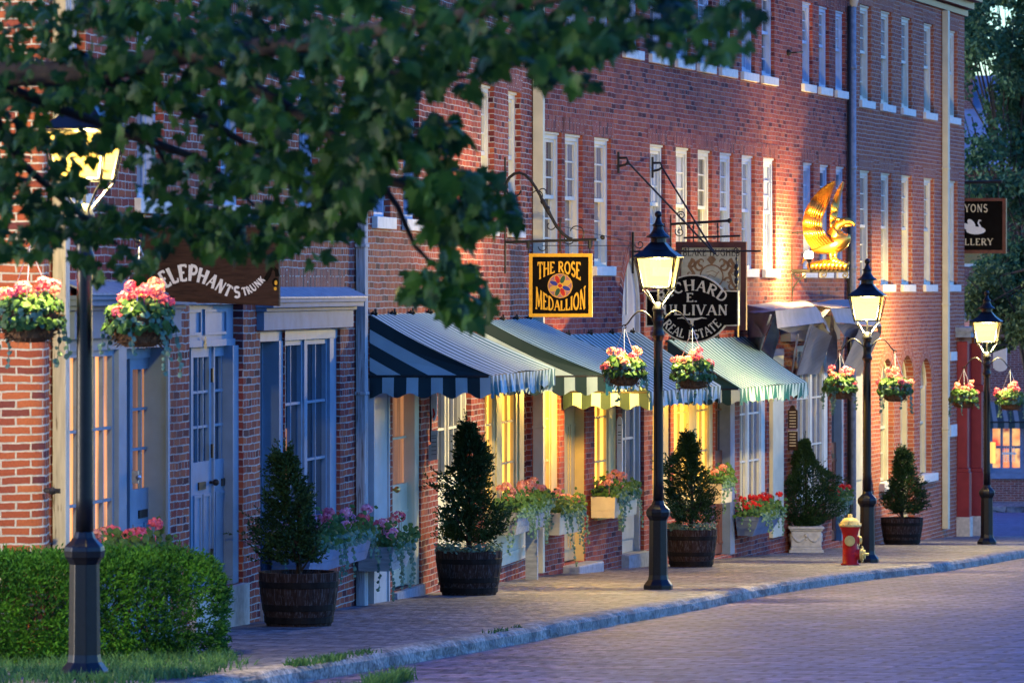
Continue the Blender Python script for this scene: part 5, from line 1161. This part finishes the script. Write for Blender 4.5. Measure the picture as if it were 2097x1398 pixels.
# ================================================================== AWNINGS
def awning(fac, tl, tr, tfl, tfr, zt, zb, o, label, seed):
    rnd = random.Random(seed); L = tr-tl
    t = thing('striped_awning', fac.P((tl+tr)/2, zb, 0), label, 'awning', 'green and white striped shop awnings')
    N, Mm = 34, 14; rows = []
    P = lambda u, v: fac.P((tl+(tr-tl)*u)*(1-v) + (tfl+(tfr-tfl)*u)*v, zt+(zb-zt)*v - .05*math.sin(pi*v)*(.6+.4*math.sin(u*9+seed)) - .012*math.sin(pi*u*3.0)*v, .03+(o-.03)*v)
    mb = MB()
    for i in range(Mm):
        for j in range(N):
            u0, u1, v0, v1 = j/N, (j+1)/N, i/Mm, (i+1)/Mm
            mb.face([P(u0,v0), P(u1,v0), P(u1,v1), P(u0,v1)], [(u0*L,v0), (u1*L,v0), (u1*L,v1), (u0*L,v1)])
    mb.build('canopy', m_awntop, t, True)
    sl = math.hypot(o, zt-zb)
    for side, (ta, tb) in enumerate(((tl, tfl), (tr, tfr))):
        mb = MB(); n = 10
        for i in range(n):
            v0, v1 = i/n, (i+1)/n
            def q(v, w):    # v along the slope, w down to the valance line
                z = zt+(zb-zt)*v - .05*math.sin(pi*v)*.6; zz = z + (zb - z)*w; return fac.P(ta+(tb-ta)*v + .03*math.sin(pi*w)*math.sin(pi*v), zz, .03+(o-.03)*v), ((z - zz)*o/sl, v)
            for w0, w1 in ((0,.34),(.34,.67),(.67,1)):
                a, b, c, d = q(v0,w0), q(v1,w0), q(v1,w1), q(v0,w1); mb.face([a[0],b[0],c[0],d[0]], [a[1],b[1],c[1],d[1]])
        mb.build('side_panel', m_awnside, t, True)
    def val(name, pf, length, mat, period, ripple, push):
        mb = MB(); n = int(length/.035); vh = .20
        for i in range(n):
            s0, s1 = i/n, (i+1)/n
            def q(s, k):
                d = vh + .028*math.cos(2*pi*s*length/period) + ripple*.45*math.sin(s*length*17)
                w = ripple*math.sin(s*length*21 + 1.5*math.sin(s*9)) * k
                return pf(s) + push*(w + .02*k*math.sin(s*6)) + V((0,0,-d*k))
            ks = (0,.33,.66,1)
            for k0, k1 in zip(ks[:-1], ks[1:]): mb.face([q(s0,k0), q(s1,k0), q(s1,k1), q(s0,k1)], [(s0*length,k0),(s1*length,k0),(s1*length,k1),(s0*length,k1)])
        return mb.build(name, mat, t, True)
    val('valance', lambda s: fac.P(tfl+(tfr-tfl)*s, zb-.003, o+.003), tfr-tfl, m_awntop, .34, .022, fac.n)
    val('valance', lambda s: fac.P(tl+(tfl-tl)*s-.003, zb-.003, .03+(o-.03)*s), o, m_awnside, .28, .008, -fac.u)
    val('valance', lambda s: fac.P(tr+(tfr-tr)*s+.003, zb-.003, .03+(o-.03)*s), o, m_awnside, .28, .008, fac.u)
    mb = MB(); mb.tube([fac.P(tfl,zb-.012,o-.02), fac.P(tfr,zb-.012,o-.02)], .014, 6)
    for q in (0, 1): mb.tube([fac.P((tl,tr)[q],zb-.012,.02), fac.P((tfl,tfr)[q],zb-.012,o-.02)], .014, 6)
    mb.tube([fac.P(tl,zt-.02,.02), fac.P(tr,zt-.02,.02)], .014, 6); mb.build('frame', m_iron, t)
    for k in range(4):
        q = tl + L*(.06+.28*k); mb = MB(); mb.tube([fac.P(q,zt+.01,0), fac.P(q,zt+.01,.07)], .014, 6); mb.tube([fac.P(q-.07,zt+.03,.035), fac.P(q+.07,zt-.01,.035)], .012, 5); mb.tube([fac.P(q,zt-.05,.045), fac.P(q,zt+.06,.045)], .012, 5); mb.build('hook', m_iron, t)
    return t
awning(FA, FA.T(751), FA.T(886), FA.T(1005,1.24), FA.T(1137,1.24), 1.235, .635, 1.24, 'nearest striped awning, above the cream doors and the tall conical yew', 1)
awning(FA, FA.T(987), FA.T(1088), FA.T(1240,1.34), FA.T(1328,1.34), 1.135, .505, 1.34, 'second striped awning from the left, behind the first and below the square black sign', 2)
awning(FB, FB.T(1148), FB.T(1305), FB.T(1330,1.14), FB.T(1476,1.14), .92, .225, 1.14, 'third striped awning, crossed by the lamp post and behind its flower baskets', 3)
awning(FB, FB.T(1362), FB.T(1523), FB.T(1515,1.0), FB.T(1653,1.0), .80, .15, 1.0, 'last striped awning, right of the lamp post and below the oval sign', 4)

# ================================================================== FOLDED CANVAS AWNINGS
def canvas_awning(quads_pale, quads_dark, rods, label, seed):
    rnd = random.Random(seed); c = quads_pale[0][0]; t = thing('canvas_awning', FB.px(c[0], c[1], 0), label, 'awning', 'plain grey canvas awnings folded up')
    for nm, quads, mat in (('canopy', quads_pale, m_canvas), ('side_drape', quads_dark, m_canvasblue)):
        for qd in quads:
            mb = MB(); p = [FB.px(x, y, o) for x, y, o in qd]; n = 10; nrm = (p[1]-p[0]).cross(p[3]-p[0]).normalized(); rows = []
            for i in range(n+1):
                row = []
                for j in range(n+1):
                    u, v = j/n, i/n; q = p[0].lerp(p[1], u).lerp(p[3].lerp(p[2], u), v)
                    row.append(q + nrm*(.014*math.sin(u*9+v*3+seed)*math.sin(pi*u) + .03*math.sin(pi*u)*math.sin(pi*v)))
                rows.append(row)
            mb.grid(rows); mb.build(nm, mat, t, True)
    for a, b in rods:
        mb = MB(); mb.tube([FB.px(*a), FB.px(*b)], .016, 6); mb.build('frame_rod', m_silver, t, True)
    return t
canvas_awning([[(1528,624,.05),(1650,615,.05),(1672,628,.75),(1588,636,.75)], [(1588,636,.75),(1672,628,.75),(1688,660,.80),(1592,672,.80)], [(1672,628,.75),(1690,655,.75),(1704,690,.72),(1688,662,.80)], [(1658,662,.74),(1704,688,.72),(1678,765,.06),(1630,768,.06)], [(1592,672,.80),(1688,660,.80),(1660,672,.5),(1618,682,.5)]],
              [[(1526,626,.1),(1590,637,.75),(1566,690,.62),(1536,690,.15)], [(1534,640,.1),(1563,686,.6),(1550,745,.06),(1528,730,.03)], [(1588,640,.76),(1596,690,.72),(1580,745,.06),(1552,738,.06)], [(1528,624,.05),(1588,636,.75),(1562,640,.72),(1530,640,.10)]],
              [((1578,645,.74),(1548,745,.05)), ((1634,685,.6),(1621,765,.05)), ((1664,662,.74),(1630,768,.05))], 'folded grey canvas awning directly right of the last striped awning', 1)
canvas_awning([[(1640,620,.05),(1745,612,.05),(1790,632,.75),(1700,630,.75)], [(1700,630,.75),(1790,632,.75),(1806,668,.80),(1712,660,.80)], [(1790,632,.75),(1806,668,.80),(1803,690,.76),(1796,672,.7)], [(1760,672,.74),(1806,680,.74),(1762,770,.06),(1718,772,.06)]],
              [[(1672,640,.5),(1702,632,.75),(1686,650,.74),(1676,655,.6)], [(1702,640,.75),(1714,690,.72),(1716,760,.06),(1690,760,.06)], [(1712,662,.80),(1800,668,.80),(1770,690,.5),(1730,690,.5)]],
              [((1730,690,.6),(1717,765,.05)), ((1708,716,.3),(1708,765,.05))], 'folded grey canvas awning partly behind the third lamp', 5)

# ================================================================== GILDED EAGLE
pl = Plane(FB, FB.T(1621)); t = thing('eagle_statue', pl(1680,552), 'gilded eagle with raised wings and hooked beak on an iron bracket', 'eagle statue')
E = lambda x, y, d=0.0: pl(x, y, d)
sE_ = F / pl(1690,500).y
mb = MB()
def loft(pts, flat=1.0): mb.tube([E(x,y,d) for x,y,r,d in pts], [r/sE_ for x,y,r,d in pts], 16, 0, flat)
loft([(1662,512,3,0),(1672,511,9,0),(1686,507,14,0),(1702,503,18,0),(1716,497,20,.02),(1727,491,17,.03),(1733,484,12,.03),(1734,479,8,.03)])
loft([(1728,496,12,.03),(1722,488,15,.03),(1716,480,13,.02),(1713,473,10.5,.02),(1714,466,9.5,.02),(1719,459.5,9.5,.03),(1727,455.5,9.2,.03),(1735,453.5,8.2,.03),(1742,453.5,6,.03),(1747,455.5,4.4,.03),(1750.5,459.5,3,.03),(1751,464,1.2,.03)])
loft([(1728,461,4,.03),(1736,461,4,.03),(1743,461.5,2.4,.03),(1746,463,1,.03)])
loft([(1664,514,5,0),(1655,520,7,0),(1648,530,6,0),(1642,540,2,0)], .5)
for k in range(5): loft([(1706-k*3,462+k*3.2,1,.08),(1711-k,470+k*3,3,.10),(1717-k,480+k*3,3.4,.11),(1723-k*2,489+k*2.5,1,.10)])
mb.ball(E(1731,451,.085), .018, 8); mb.ball(E(1719,448.5,.05), .03, 8)
for dx in (0, 9): loft([(1704+dx,513,6,.05),(1703+dx,524,4,.05),(1705+dx,534,3,.05),(1712+dx,538,2,.05)])
mb.build('body', m_gold, t, True)
def wing(outer, inner, root_d, tip_d, nf, name, rr):
    global mb
    mb = MB()
    def ev(c, s):
        s = s*(len(c)-1); i = min(int(s), len(c)-2); u = s-i; p0, p1, p2, p3 = c[max(i-1,0)], c[i], c[i+1], c[min(i+2,len(c)-1)]
        return [.5*(2*b + (d-a)*u + (2*a-5*b+4*d-e)*u*u + (3*b-a-3*d+e)*u**3) for a,b,d,e in zip(p0,p1,p2,p3)]
    rows = []
    for i in range(21):
        s = i/20; a, b = ev(outer, s), ev(inner, s); row = []
        for j in range(nf*6+1):
            q = j/(nf*6); x = a[0]+(b[0]-a[0])*q; y = a[1]+(b[1]-a[1])*q
            ridge = abs(math.sin(pi*q*nf)); d = root_d + (tip_d-root_d)*s + .10*math.sin(pi*q)*(1-.4*s) + .075*ridge
            if s < .55: d += .05*(.55-s)/.55
            row.append(E(x, y, d))
        rows.append(row)
    mb.grid(rows); back = [[p + FB.u*(.05) for p in r] for r in rows]; mb.grid(back); mb.grid([[r[0] for r in rows], [r[0] for r in back]]); mb.grid([[r[-1] for r in rows], [r[-1] for r in back]]); mb.grid([rows[-1], back[-1]])
    for k in range(0):                                   # free feather tips
        q = (k+.5)/nf; a, b = ev(outer, .80+.03*k/nf), ev(inner, .80+.03*k/nf); x, y = a[0]+(b[0]-a[0])*q, a[1]+(b[1]-a[1])*q; tx, ty = outer[-1][0] + (q-.3)*5, outer[-1][1] + 34*q*q - 2
        mb.tube([E(x, y, tip_d+.06), E((x+tx)/2, (y+ty)/2, tip_d+.05), E(tx, ty, tip_d+.02)], [rr*.8, rr, .006], 7, 0, .6)
    for row_s, cnt in ((.18, 11), (.34, 10), (.5, 9)):
        for k in range(cnt):
            q = (k+.5)/cnt; a, b = ev(outer, row_s), ev(inner, row_s); x, y = a[0]+(b[0]-a[0])*q, a[1]+(b[1]-a[1])*q; a, b = ev(outer, row_s+.2), ev(inner, row_s+.2); x2, y2 = a[0]+(b[0]-a[0])*q, a[1]+(b[1]-a[1])*q
            d = root_d + (tip_d-root_d)*row_s + .16*math.sin(pi*q) + .05
            mb.tube([E(x, y, d), E((x+x2)/2, (y+y2)/2, d+.01), E(x2, y2, d-.03)], [.02, .034, .006], 6, 0, .5)
    return mb.build(name, m_gold, t, True)
wing([(1668,511),(1656,496),(1649,478),(1647,458),(1651,436),(1660,416),(1673,398),(1690,382),(1711,371)], [(1712,497),(1703,488),(1693,478),(1686,463),(1686,447),(1692,430),(1698,414),(1704,394),(1713,372)], .10, .06, 9, 'wing', .034)
wing([(1706,486),(1700,476),(1697,464),(1697,448),(1699,432),(1702,416),(1707,400),(1714,386),(1724,372)], [(1722,480),(1714,472),(1709,462),(1709,450),(1711,436),(1713,424),(1715,410),(1719,394),(1725,373)], -.16, -.12, 4, 'wing', .03)
mb = MB(); mb.tube([E(1655,546,.03), E(1690,541,.04), E(1722,543,.04), E(1737,551,.03)], [.05,.075,.07,.03], 10)
for k in range(9): x = 1662+k*8.5; mb.tube([E(x,552,.06), E(x+5,545-2*math.sin(k*.4),.12), E(x+12,539-6*math.sin(pi*k/9),.08)], [.02,.045,.012], 7)
for k in range(4): mb.tube([E(1700+k*6,542,.06), E(1712+k*6,533+k*2,.08), E(1726+k*3.5,537+k*4,.05)], [.03,.05,.012], 7)
mb.build('perch', m_gold, t, True)
mb = MB(); mb.tube([E(1621,555), E(1737,554)], .03, 8); plate(mb, rect(1619,500,1623,618), pl, -.015, .015)
for s_ in (scroll(1634,562,9,-pi/2,1.2,-1,.8), scroll(1686,562,7,-pi/2,1.2,1,.8), scroll(1730,563,7,-pi/2,1.3,1,.8), [(1622,606),(1624,590),(1632,578),(1650,562)]): mb.tube([E(x,y) for x,y in s_], .012, 6)
mb.tube([E(1600,478), E(1646,476)], .012, 6); mb.build('bracket', m_iron, t)
# floodlight on its gooseneck, and its glowing bulb
t = thing('floodlight', pl(1621,556), 'small lit floodlight on a curved pipe, left of the gilded eagle', 'floodlight')
pf = lambda x, y, d=.34: pl(x, y, d)
mb = MB(); mb.tube([pf(1621,558,.0), pf(1610,561,.15), pf(1600,556,.3), pf(1594,546), pf(1594,536), pf(1600,530)], .02, 8); mb.build('gooseneck', m_silver, t, True)
mb = MB(); mb.tube([pf(1592,536), pf(1600,531), pf(1609,528), pf(1614,526)], [.045,.075,.095,.10], 14); mb.build('shade', m_silver, t, True)
mb = MB(); mb.tube([pl(1662,553,.05), pl(1678,553,.6), pl(1684,545,.92), pl(1684,534,.95)], .014, 6); mb.tube([pl(1684,537,.95), pl(1684,529,.95)], [.035,.055], 10); mb.build('lamp_holder', m_iron, t)
mb = MB(); mb.ball(pl(1684,524,.95), .07, 12); mb.build('bulb', m_bulb, t, True)
L = bpy.data.lights.new('flood_light', 'POINT'); L.energy = 72; L.color = (1.0,.66,.22); L.shadow_soft_size = .05; lo = bpy.data.objects.new('flood_light', L); COL.objects.link(lo); lo.parent = t; lo.location = pl(1680,522,.86) - V(t['_o'])
# lamps under the second and last awning
for fac, x, z, o, W, lab in ((FB, 1122, .33, .62, 55, 'small bulb lamp fixed under the second striped awning, lighting the yellow shop fronts'), (FB, 1392, .02, .6, 22, 'small bulb lamp fixed under the last striped awning')):
    p = fac.P(fac.T(x), z, o); t = thing('awning_lamp', fac.P(fac.T(x), z, 0), lab, 'wall lamp')
    mb = MB(); mb.tube([fac.P(fac.T(x), z+.1, 0), fac.P(fac.T(x), z+.16, o*.5), fac.P(fac.T(x), z+.10, o)], .012, 6); mb.lathe([(.10,.05),(.07,.09),(.03,.11)], 14, o=p); mb.build('arm', m_iron, t)
    mb = MB(); mb.ball(p, .035, 10); mb.build('bulb', m_lityellow, t)
    L = bpy.data.lights.new('awning_light', 'POINT'); L.energy = W*.55; L.color = (1.0,.56,.08); L.shadow_soft_size = .06; lo = bpy.data.objects.new('awning_light', L); COL.objects.link(lo); lo.parent = t; lo.location = p - V((0,0,.06)) - V(t['_o'])

# ================================================================== HEDGE AND GRASS
rnd = random.Random(31)
A_, B_ = V((-4.7,32.45,0)), V((-2.52,34.35,0)); ax = (B_-A_).normalized(); sd = V((ax.y,-ax.x,0)); HL = (B_-A_).length; HW, HH = .42, .72
t = thing('hedge', V((A_+B_)/2) + V((0,0,gz(33.4))), 'clipped bright green hedge in front of the nearest shop window', 'hedge')
mb = MB()
def hpt(u, a, q):      # u along, a round the section, q depth
    ry, rz = HW, HH; c, s = math.cos(a), math.sin(a)
    k = (abs(c)**2.5 + abs(s)**2.5)**(-1/2.5); y, z = ry*c*k*q, .40 + (HH-.38)*s*k*q
    if s < 0: y = HW*q*(1 if c > 0 else -1)*min(1, abs(c)**.25); z = .40 + .40*s*q
    return y, z
for i in range(15000):
    u = rnd.uniform(0, HL+.34); a = rnd.uniform(-1.35, pi+1.35); q = rnd.uniform(.72,1.03)**.7
    e = max(0, u-HL)/.36; shrink = math.sqrt(max(0, 1-e*e)); y, z = hpt(u, a, q); wob = 1 + .10*mnoise.noise(V((u*2.4, a*1.6, 3.3))) + .05*mnoise.noise(V((u*7, a*5, 1)))
    y *= shrink*wob; z = .38 + (z-.38)*((.35+.65*shrink)*wob if z > .38 else 1)
    p = A_ + ax*u + sd*y; p.z = gz(p.y) + max(.02, z)
    d = sd*y*1.2 + ax*(.8 if e > 0 else 0) + V((0,0,(z-.3)*1.5+.35)) + rv(rnd)*.45
    spray(mb, p, d, rnd.uniform(.05,.10), rnd, 5, .014)
mb.build('foliage', m_hedge, t)
mb = MB()
for k in range(9):
    p = A_ + ax*(.2 + k*.32) + sd*rnd.uniform(-.1,.1); p.z = gz(p.y)
    for j in range(4): mb.tube([p, p + V((rnd.uniform(-.12,.12), rnd.uniform(-.12,.12), .3)), p + V((rnd.uniform(-.3,.3), rnd.uniform(-.2,.2), .62))], [.014,.009,.004], 5)
# dark woody core that keeps the hedge from being see-through
mb.build('stems', m_bark, t)
mb = MB()
def tuft(p, h, n, spread):
    for _ in range(n):
        q = p + V((rnd.gauss(0,spread), rnd.gauss(0,spread), 0)); d = V((rnd.gauss(0,.35), rnd.gauss(0,.35), 1)).normalized(); L = h*rnd.uniform(.5,1.2); s = d.cross(rv(rnd)).normalized()*.005
        m = q + d*L*.55; e = q + d*L + V((d.x,d.y,-.25))*L*.35; mb.face([q-s, q+s, m+s*.8, m-s*.8]); mb.face([m-s*.8, m+s*.8, e])
for _ in range(620):
    x, y = rnd.uniform(-20,500), rnd.uniform(1338,1402)
    if y < 1352 + (x-300)*.0 and x > 470: continue
    if x > 300 and y > 1402 - (x-300)*.17: continue
    tuft(gp(x,y), .09, 9, .05)
for x0, y0, x1, y1, n, h in ((598,1364,705,1349,26,.07),(752,1376,838,1356,60,.13),(600,1402,700,1384,40,.11),(690,1386,760,1374,16,.08),(700,1345,760,1336,10,.05),(1000,1296,1070,1284,6,.04),(640,1352,720,1344,8,.05)):
    for _ in range(n):
        u = rnd.random(); p = gp(x0+(x1-x0)*u, y0+(y1-y0)*u)
        if y0 > 1366: p.z -= KH
        tuft(p, h, 10, .035)
for x, y in ((1720,1222+0),(1300,1268)): pass
tag(mb.build('grass', m_grass), kind='stuff')
for k, (x, y) in enumerate(((60,1345),(335,1352),(205,1372))): tuft(gp(x,y), .1, 1, .01)

# ================================================================== MAPLE OVERHEAD
ML = [(0,0),(.10,.16),(.34,.06),(.30,.22),(.50,.34),(.40,.40),(.44,.62),(.24,.54),(.16,.74),(0,1)]
ML = ML + [(-x, y) for x, y in reversed(ML[1:-1])]
def maple_leaf(mb, p, d, n, S):
    d = d.normalized(); s = d.cross(n).normalized(); u = s.cross(d)
    c = p + d*S*.36
    pts = [p + s*x*S*1.05 + d*y*S - u*abs(x)*S*.22 - u*(y*y)*S*.16 for x, y in ML]
    b = len(mb.v); mb.v.append(tuple(c)); mb.v.extend(tuple(q) for q in pts); k = len(pts)
    for i in range(k): mb.f.append((b, b+1+i, b+1+(i+1)%k)); mb.uv.append([(0,0)]*3); mb.m.append(0)
t = thing('maple_tree', (-4.9,20.5,gz(20.5)), 'maple tree whose dark leafy branches hang across the top left of the view', 'tree')
rnd = random.Random(5)
mb = MB()
tb = V((-4.9,20.5,gz(20.5)-.1))
mb.tube([tb, tb+V((.02,0,.4)), tb+V((.05,.02,1.4)), tb+V((.15,.05,2.8)), tb+V((.3,.1,4.6)), tb+V((.35,.2,7))], [.36,.27,.24,.21,.16,.09], 12)
limbs = [[(-900,-500,20.6),(-400,60,20.6),(-60,150,20.4),(180,150,20.0),(380,110,19.5),(620,90,18.6),(880,40,17.5),(1150,-10,16.5),(1420,-20,16)],
         [(-60,150,20.4),(140,230,20.6),(250,270,20.8),(320,300,21),(345,345,21)], [(180,150,20),(400,230,20.4),(560,330,20.8),(640,380,21)],
         [(380,110,19.5),(560,200,19.4),(700,290,19.2),(760,345,19.2),(815,425,19.4),(850,505,19.5),(905,560,19.6)], [(700,290,19.2),(790,370,19.0),(860,392,19.0),(950,400,19)],
         [(-60,150,20.4),(40,330,21.2),(140,420,21.4),(240,500,21.6)], [(40,330,21.2),(-40,450,21.4)], [(620,90,18.6),(800,150,18),(960,160,17.8)], [(880,40,17.5),(1060,90,17),(1170,140,16.8)], [(250,270,20.8),(420,330,21),(520,420,21.2)], [(-900,-500,20.6),(-300,-300,19.5),(300,-120,18.5),(900,-90,17.2)]]
for i, l in enumerate(limbs):
    pts = [pt(x, y, D) for x, y, D in l]; n = len(pts); r0 = .075 if i in (0,10) else .022
    mb.tube(pts, [r0*(1-.85*k/(n-1)) + .004 for k in range(n)], 7)
mb.build('trunk', m_bark, t, True)
mb = MB()
mass = [(120,80,260,130,20.3,900),(380,70,260,130,19.6,800),(620,110,230,150,18.8,900),(130,225,230,70,20.7,420),(400,245,210,105,20.6,520),(620,300,150,140,19.8,620),(530,420,150,105,21,520),(640,445,90,85,20.2,240),(40,425,90,110,21.3,240),(150,465,170,60,21.5,330),(240,510,95,65,21.6,170),(50,320,70,60,21,110),(160,335,60,52,21.2,75),(140,372,50,24,21.2,26),(410,450,90,70,21.2,200),(330,365,60,55,21,70),(690,400,50,80,19.6,110),(290,160,100,60,20.2,120),(330,20,200,60,19.5,200),
        (850,50,240,95,17.4,620),(1090,50,190,95,16.9,520),(1320,35,170,62,16.5,300),(1450,55,85,62,16.3,110),(820,150,100,60,17.9,190),(950,135,90,48,17.6,120),(1150,115,70,58,16.9,140),(1165,158,48,26,16.8,40),(1100,130,40,40,16.9,40),(1515,15,55,26,16.2,22),(1470,95,34,34,16.2,22),
        (780,215,55,105,18.8,170),(735,330,50,75,19.2,110),(905,262,50,40,19,34),(880,305,48,42,19,34),(925,385,88,44,19,66),(965,425,66,46,19,50),(905,470,44,40,19.3,26),(925,560,56,42,19.6,34),(955,595,62,46,19.6,40),(860,575,42,36,19.5,20),(940,632,46,24,19.6,16),(1030,420,36,36,19,14),(850,290,30,40,19,10)]
for cx, cy, rx, ry, D, n in mass:
    hang = cx > 725 and cy > 200
    for _ in range(int(n*(1.5 if hang else .80))):
        a = rnd.uniform(0,2*pi); q = math.sqrt(rnd.random()); x, y = cx + rx*q*math.cos(a), cy + ry*q*math.sin(a)
        if 85 < x < 250 and 298 < y < 395 and rnd.random() < .12: continue
        if mnoise.noise(V((x*.019, y*.019, 2.0))) < -.06 and rnd.random() < (.88 if not hang else .4): continue
        p = pt(x, y, D + rnd.gauss(0,.55)); d = V((rnd.gauss(0,.55), rnd.gauss(0,.5), rnd.gauss(-.55,.45))); nn = V((rnd.gauss(0,.55), -.55+rnd.gauss(0,.5), .75+rnd.gauss(0,.35)))
        if d.cross(nn).length < .05: continue
        maple_leaf(mb, p, d, nn, rnd.uniform(.05,.10)*(1.25 if hang else 1))
mb.build('crown', m_leaf, t)

# ================================================================== FAR TREES
def far_tree(base, label, clumps, mat, n, seed, leaf=.2, hgt=9):
    rnd = random.Random(seed); t = thing('street_tree', base, label, 'tree', 'leafy trees past the brick corner')
    mb = MB(); b = V(base); top = b + V((-.4,.3,hgt))
    mb.tube([b, b+V((0,0,2)), b+V((-.1,0,4.5)), top], [.26,.2,.15,.05], 9)
    for cx, cy, rx, ry, D, k in clumps:
        c = pt(cx, cy, D); s = b + V((-.1,0,rnd.uniform(2.5,5.5))); mb.tube([s, s.lerp(c,.5)+V((0,0,.3)), c], [.07,.045,.015], 6)
        for _ in range(4): e = c + V((rnd.uniform(-.8,.8), rnd.uniform(-.6,.6), rnd.uniform(-.9,.9))); mb.tube([s.lerp(c,.6), e], [.03,.008], 5)
    mb.build('trunk', m_bark, t)
    mb = MB()
    for cx, cy, rx, ry, D, k in clumps:
        c = pt(cx, cy, D); sx = D/F
        for _ in range(int(k*1.7)):
            d = rv(rnd)*rnd.random()**.4; p = c + V((d.x*rx*sx, d.y*(rx+ry)/2*sx, d.z*ry*sx))
            if mnoise.noise(p*.9) < -.18: continue
            leafq(mb, p, V((rnd.gauss(0,.6), rnd.gauss(0,.5), -.4+rnd.gauss(0,.4))), rv(rnd), leaf*rnd.uniform(.7,1.3), leaf*.55)
    mb.build('crown', mat, t); return t
def fb(px, D): X = (px-CX)/F*D; return (X, D, gz(D)-KH)
far_tree(fb(2125,116), 'tall dark green street tree filling the top right corner', [(2010,90,60,110,116,1500),(2090,60,80,110,117,1900),(2060,210,80,80,116,1200),(2020,330,55,60,115,700),(2095,300,60,60,116,600),(1990,240,40,60,116,420),(1985,40,50,90,118,1200),(2045,10,60,60,118,1000),(2085,150,50,80,118,900),(2180,60,110,130,117,1900),(2150,230,90,90,116,1300),(2250,170,90,110,116,1300),(2170,-120,120,110,117,1300)], m_fartree, 0, 3, .17, 11)
far_tree(fb(2180,108), 'bluish green tree behind the swan gallery sign', [(2085,400,60,60,109,700),(2010,395,50,40,109,320),(2080,520,60,70,108,900),(2000,560,50,50,108,620),(2090,600,50,60,108,620),(2180,400,90,90,108,1100),(2260,470,90,90,108,1000),(2180,540,80,70,108,900)], m_fartree, 0, 4, .16, 8)
far_tree(fb(2260,101), 'yellow-green low tree behind the farthest lamp lantern', [(2060,640,60,50,102,800),(2000,620,45,45,102,520),(2095,670,40,40,101,420),(2030,570,45,40,102,420),(2040,705,40,16,102,160),(2170,620,90,80,101,1100),(2270,580,110,100,101,1400),(2360,630,80,70,101,800)], m_fartree2, 0, 5, .13, 6)

# ================================================================== CAMERA, SKY, SUN
cam = bpy.data.cameras.new('camera'); co = bpy.data.objects.new('camera', cam); COL.objects.link(co)
co.location = (0,0,CH); co.rotation_euler = (pi/2,0,0)
cam.sensor_width = 36; cam.lens = F/2097*36; cam.shift_y = (YH-699)/2097; cam.shift_x = 0; cam.clip_end = 4000; cam.clip_start = .5
cam.dof.use_dof = True; cam.dof.focus_distance = 50; cam.dof.aperture_fstop = 6.5
scene.camera = co
SUN_EL, SUN_AZ = math.radians(4), math.radians(-95)       # low, gone behind the buildings
w = bpy.data.worlds.new('World'); scene.world = w; w.use_nodes = True; nt = w.node_tree
sky = nt.nodes.new('ShaderNodeTexSky'); sky.sky_type = 'NISHITA'; sky.sun_disc = False; sky.sun_elevation = SUN_EL; sky.sun_rotation = SUN_AZ; sky.ozone_density = 4.0; sky.air_density = 1.0; sky.dust_density = .3
hs = nt.nodes.new('ShaderNodeHueSaturation'); hs.inputs['Saturation'].default_value = 1.1; hs.inputs['Hue'].default_value = .525; lk(nt, sky.outputs[0], hs.inputs['Color'])
lk(nt, hs.outputs[0], nt.nodes['Background'].inputs[0]); nt.nodes['Background'].inputs[1].default_value = .15
S = bpy.data.lights.new('sun', 'SUN'); S.energy = .5; S.angle = math.radians(20); S.color = (1.0,.86,.78); so = bpy.data.objects.new('sun', S); COL.objects.link(so)
dv = V((math.sin(SUN_AZ)*math.cos(SUN_EL), math.cos(SUN_AZ)*math.cos(SUN_EL), math.sin(SUN_EL)))
so.rotation_euler = (-dv).to_track_quat('-Z', 'Y').to_euler()
scene.view_settings.view_transform = 'Standard'; scene.view_settings.look = 'None'; scene.view_settings.gamma = 1; scene.view_settings.exposure = 3.22
scene.cycles.max_bounces = 6; scene.cycles.transparent_max_bounces = 12
for o in bpy.data.objects:
    if '_o' in o: del o['_o']
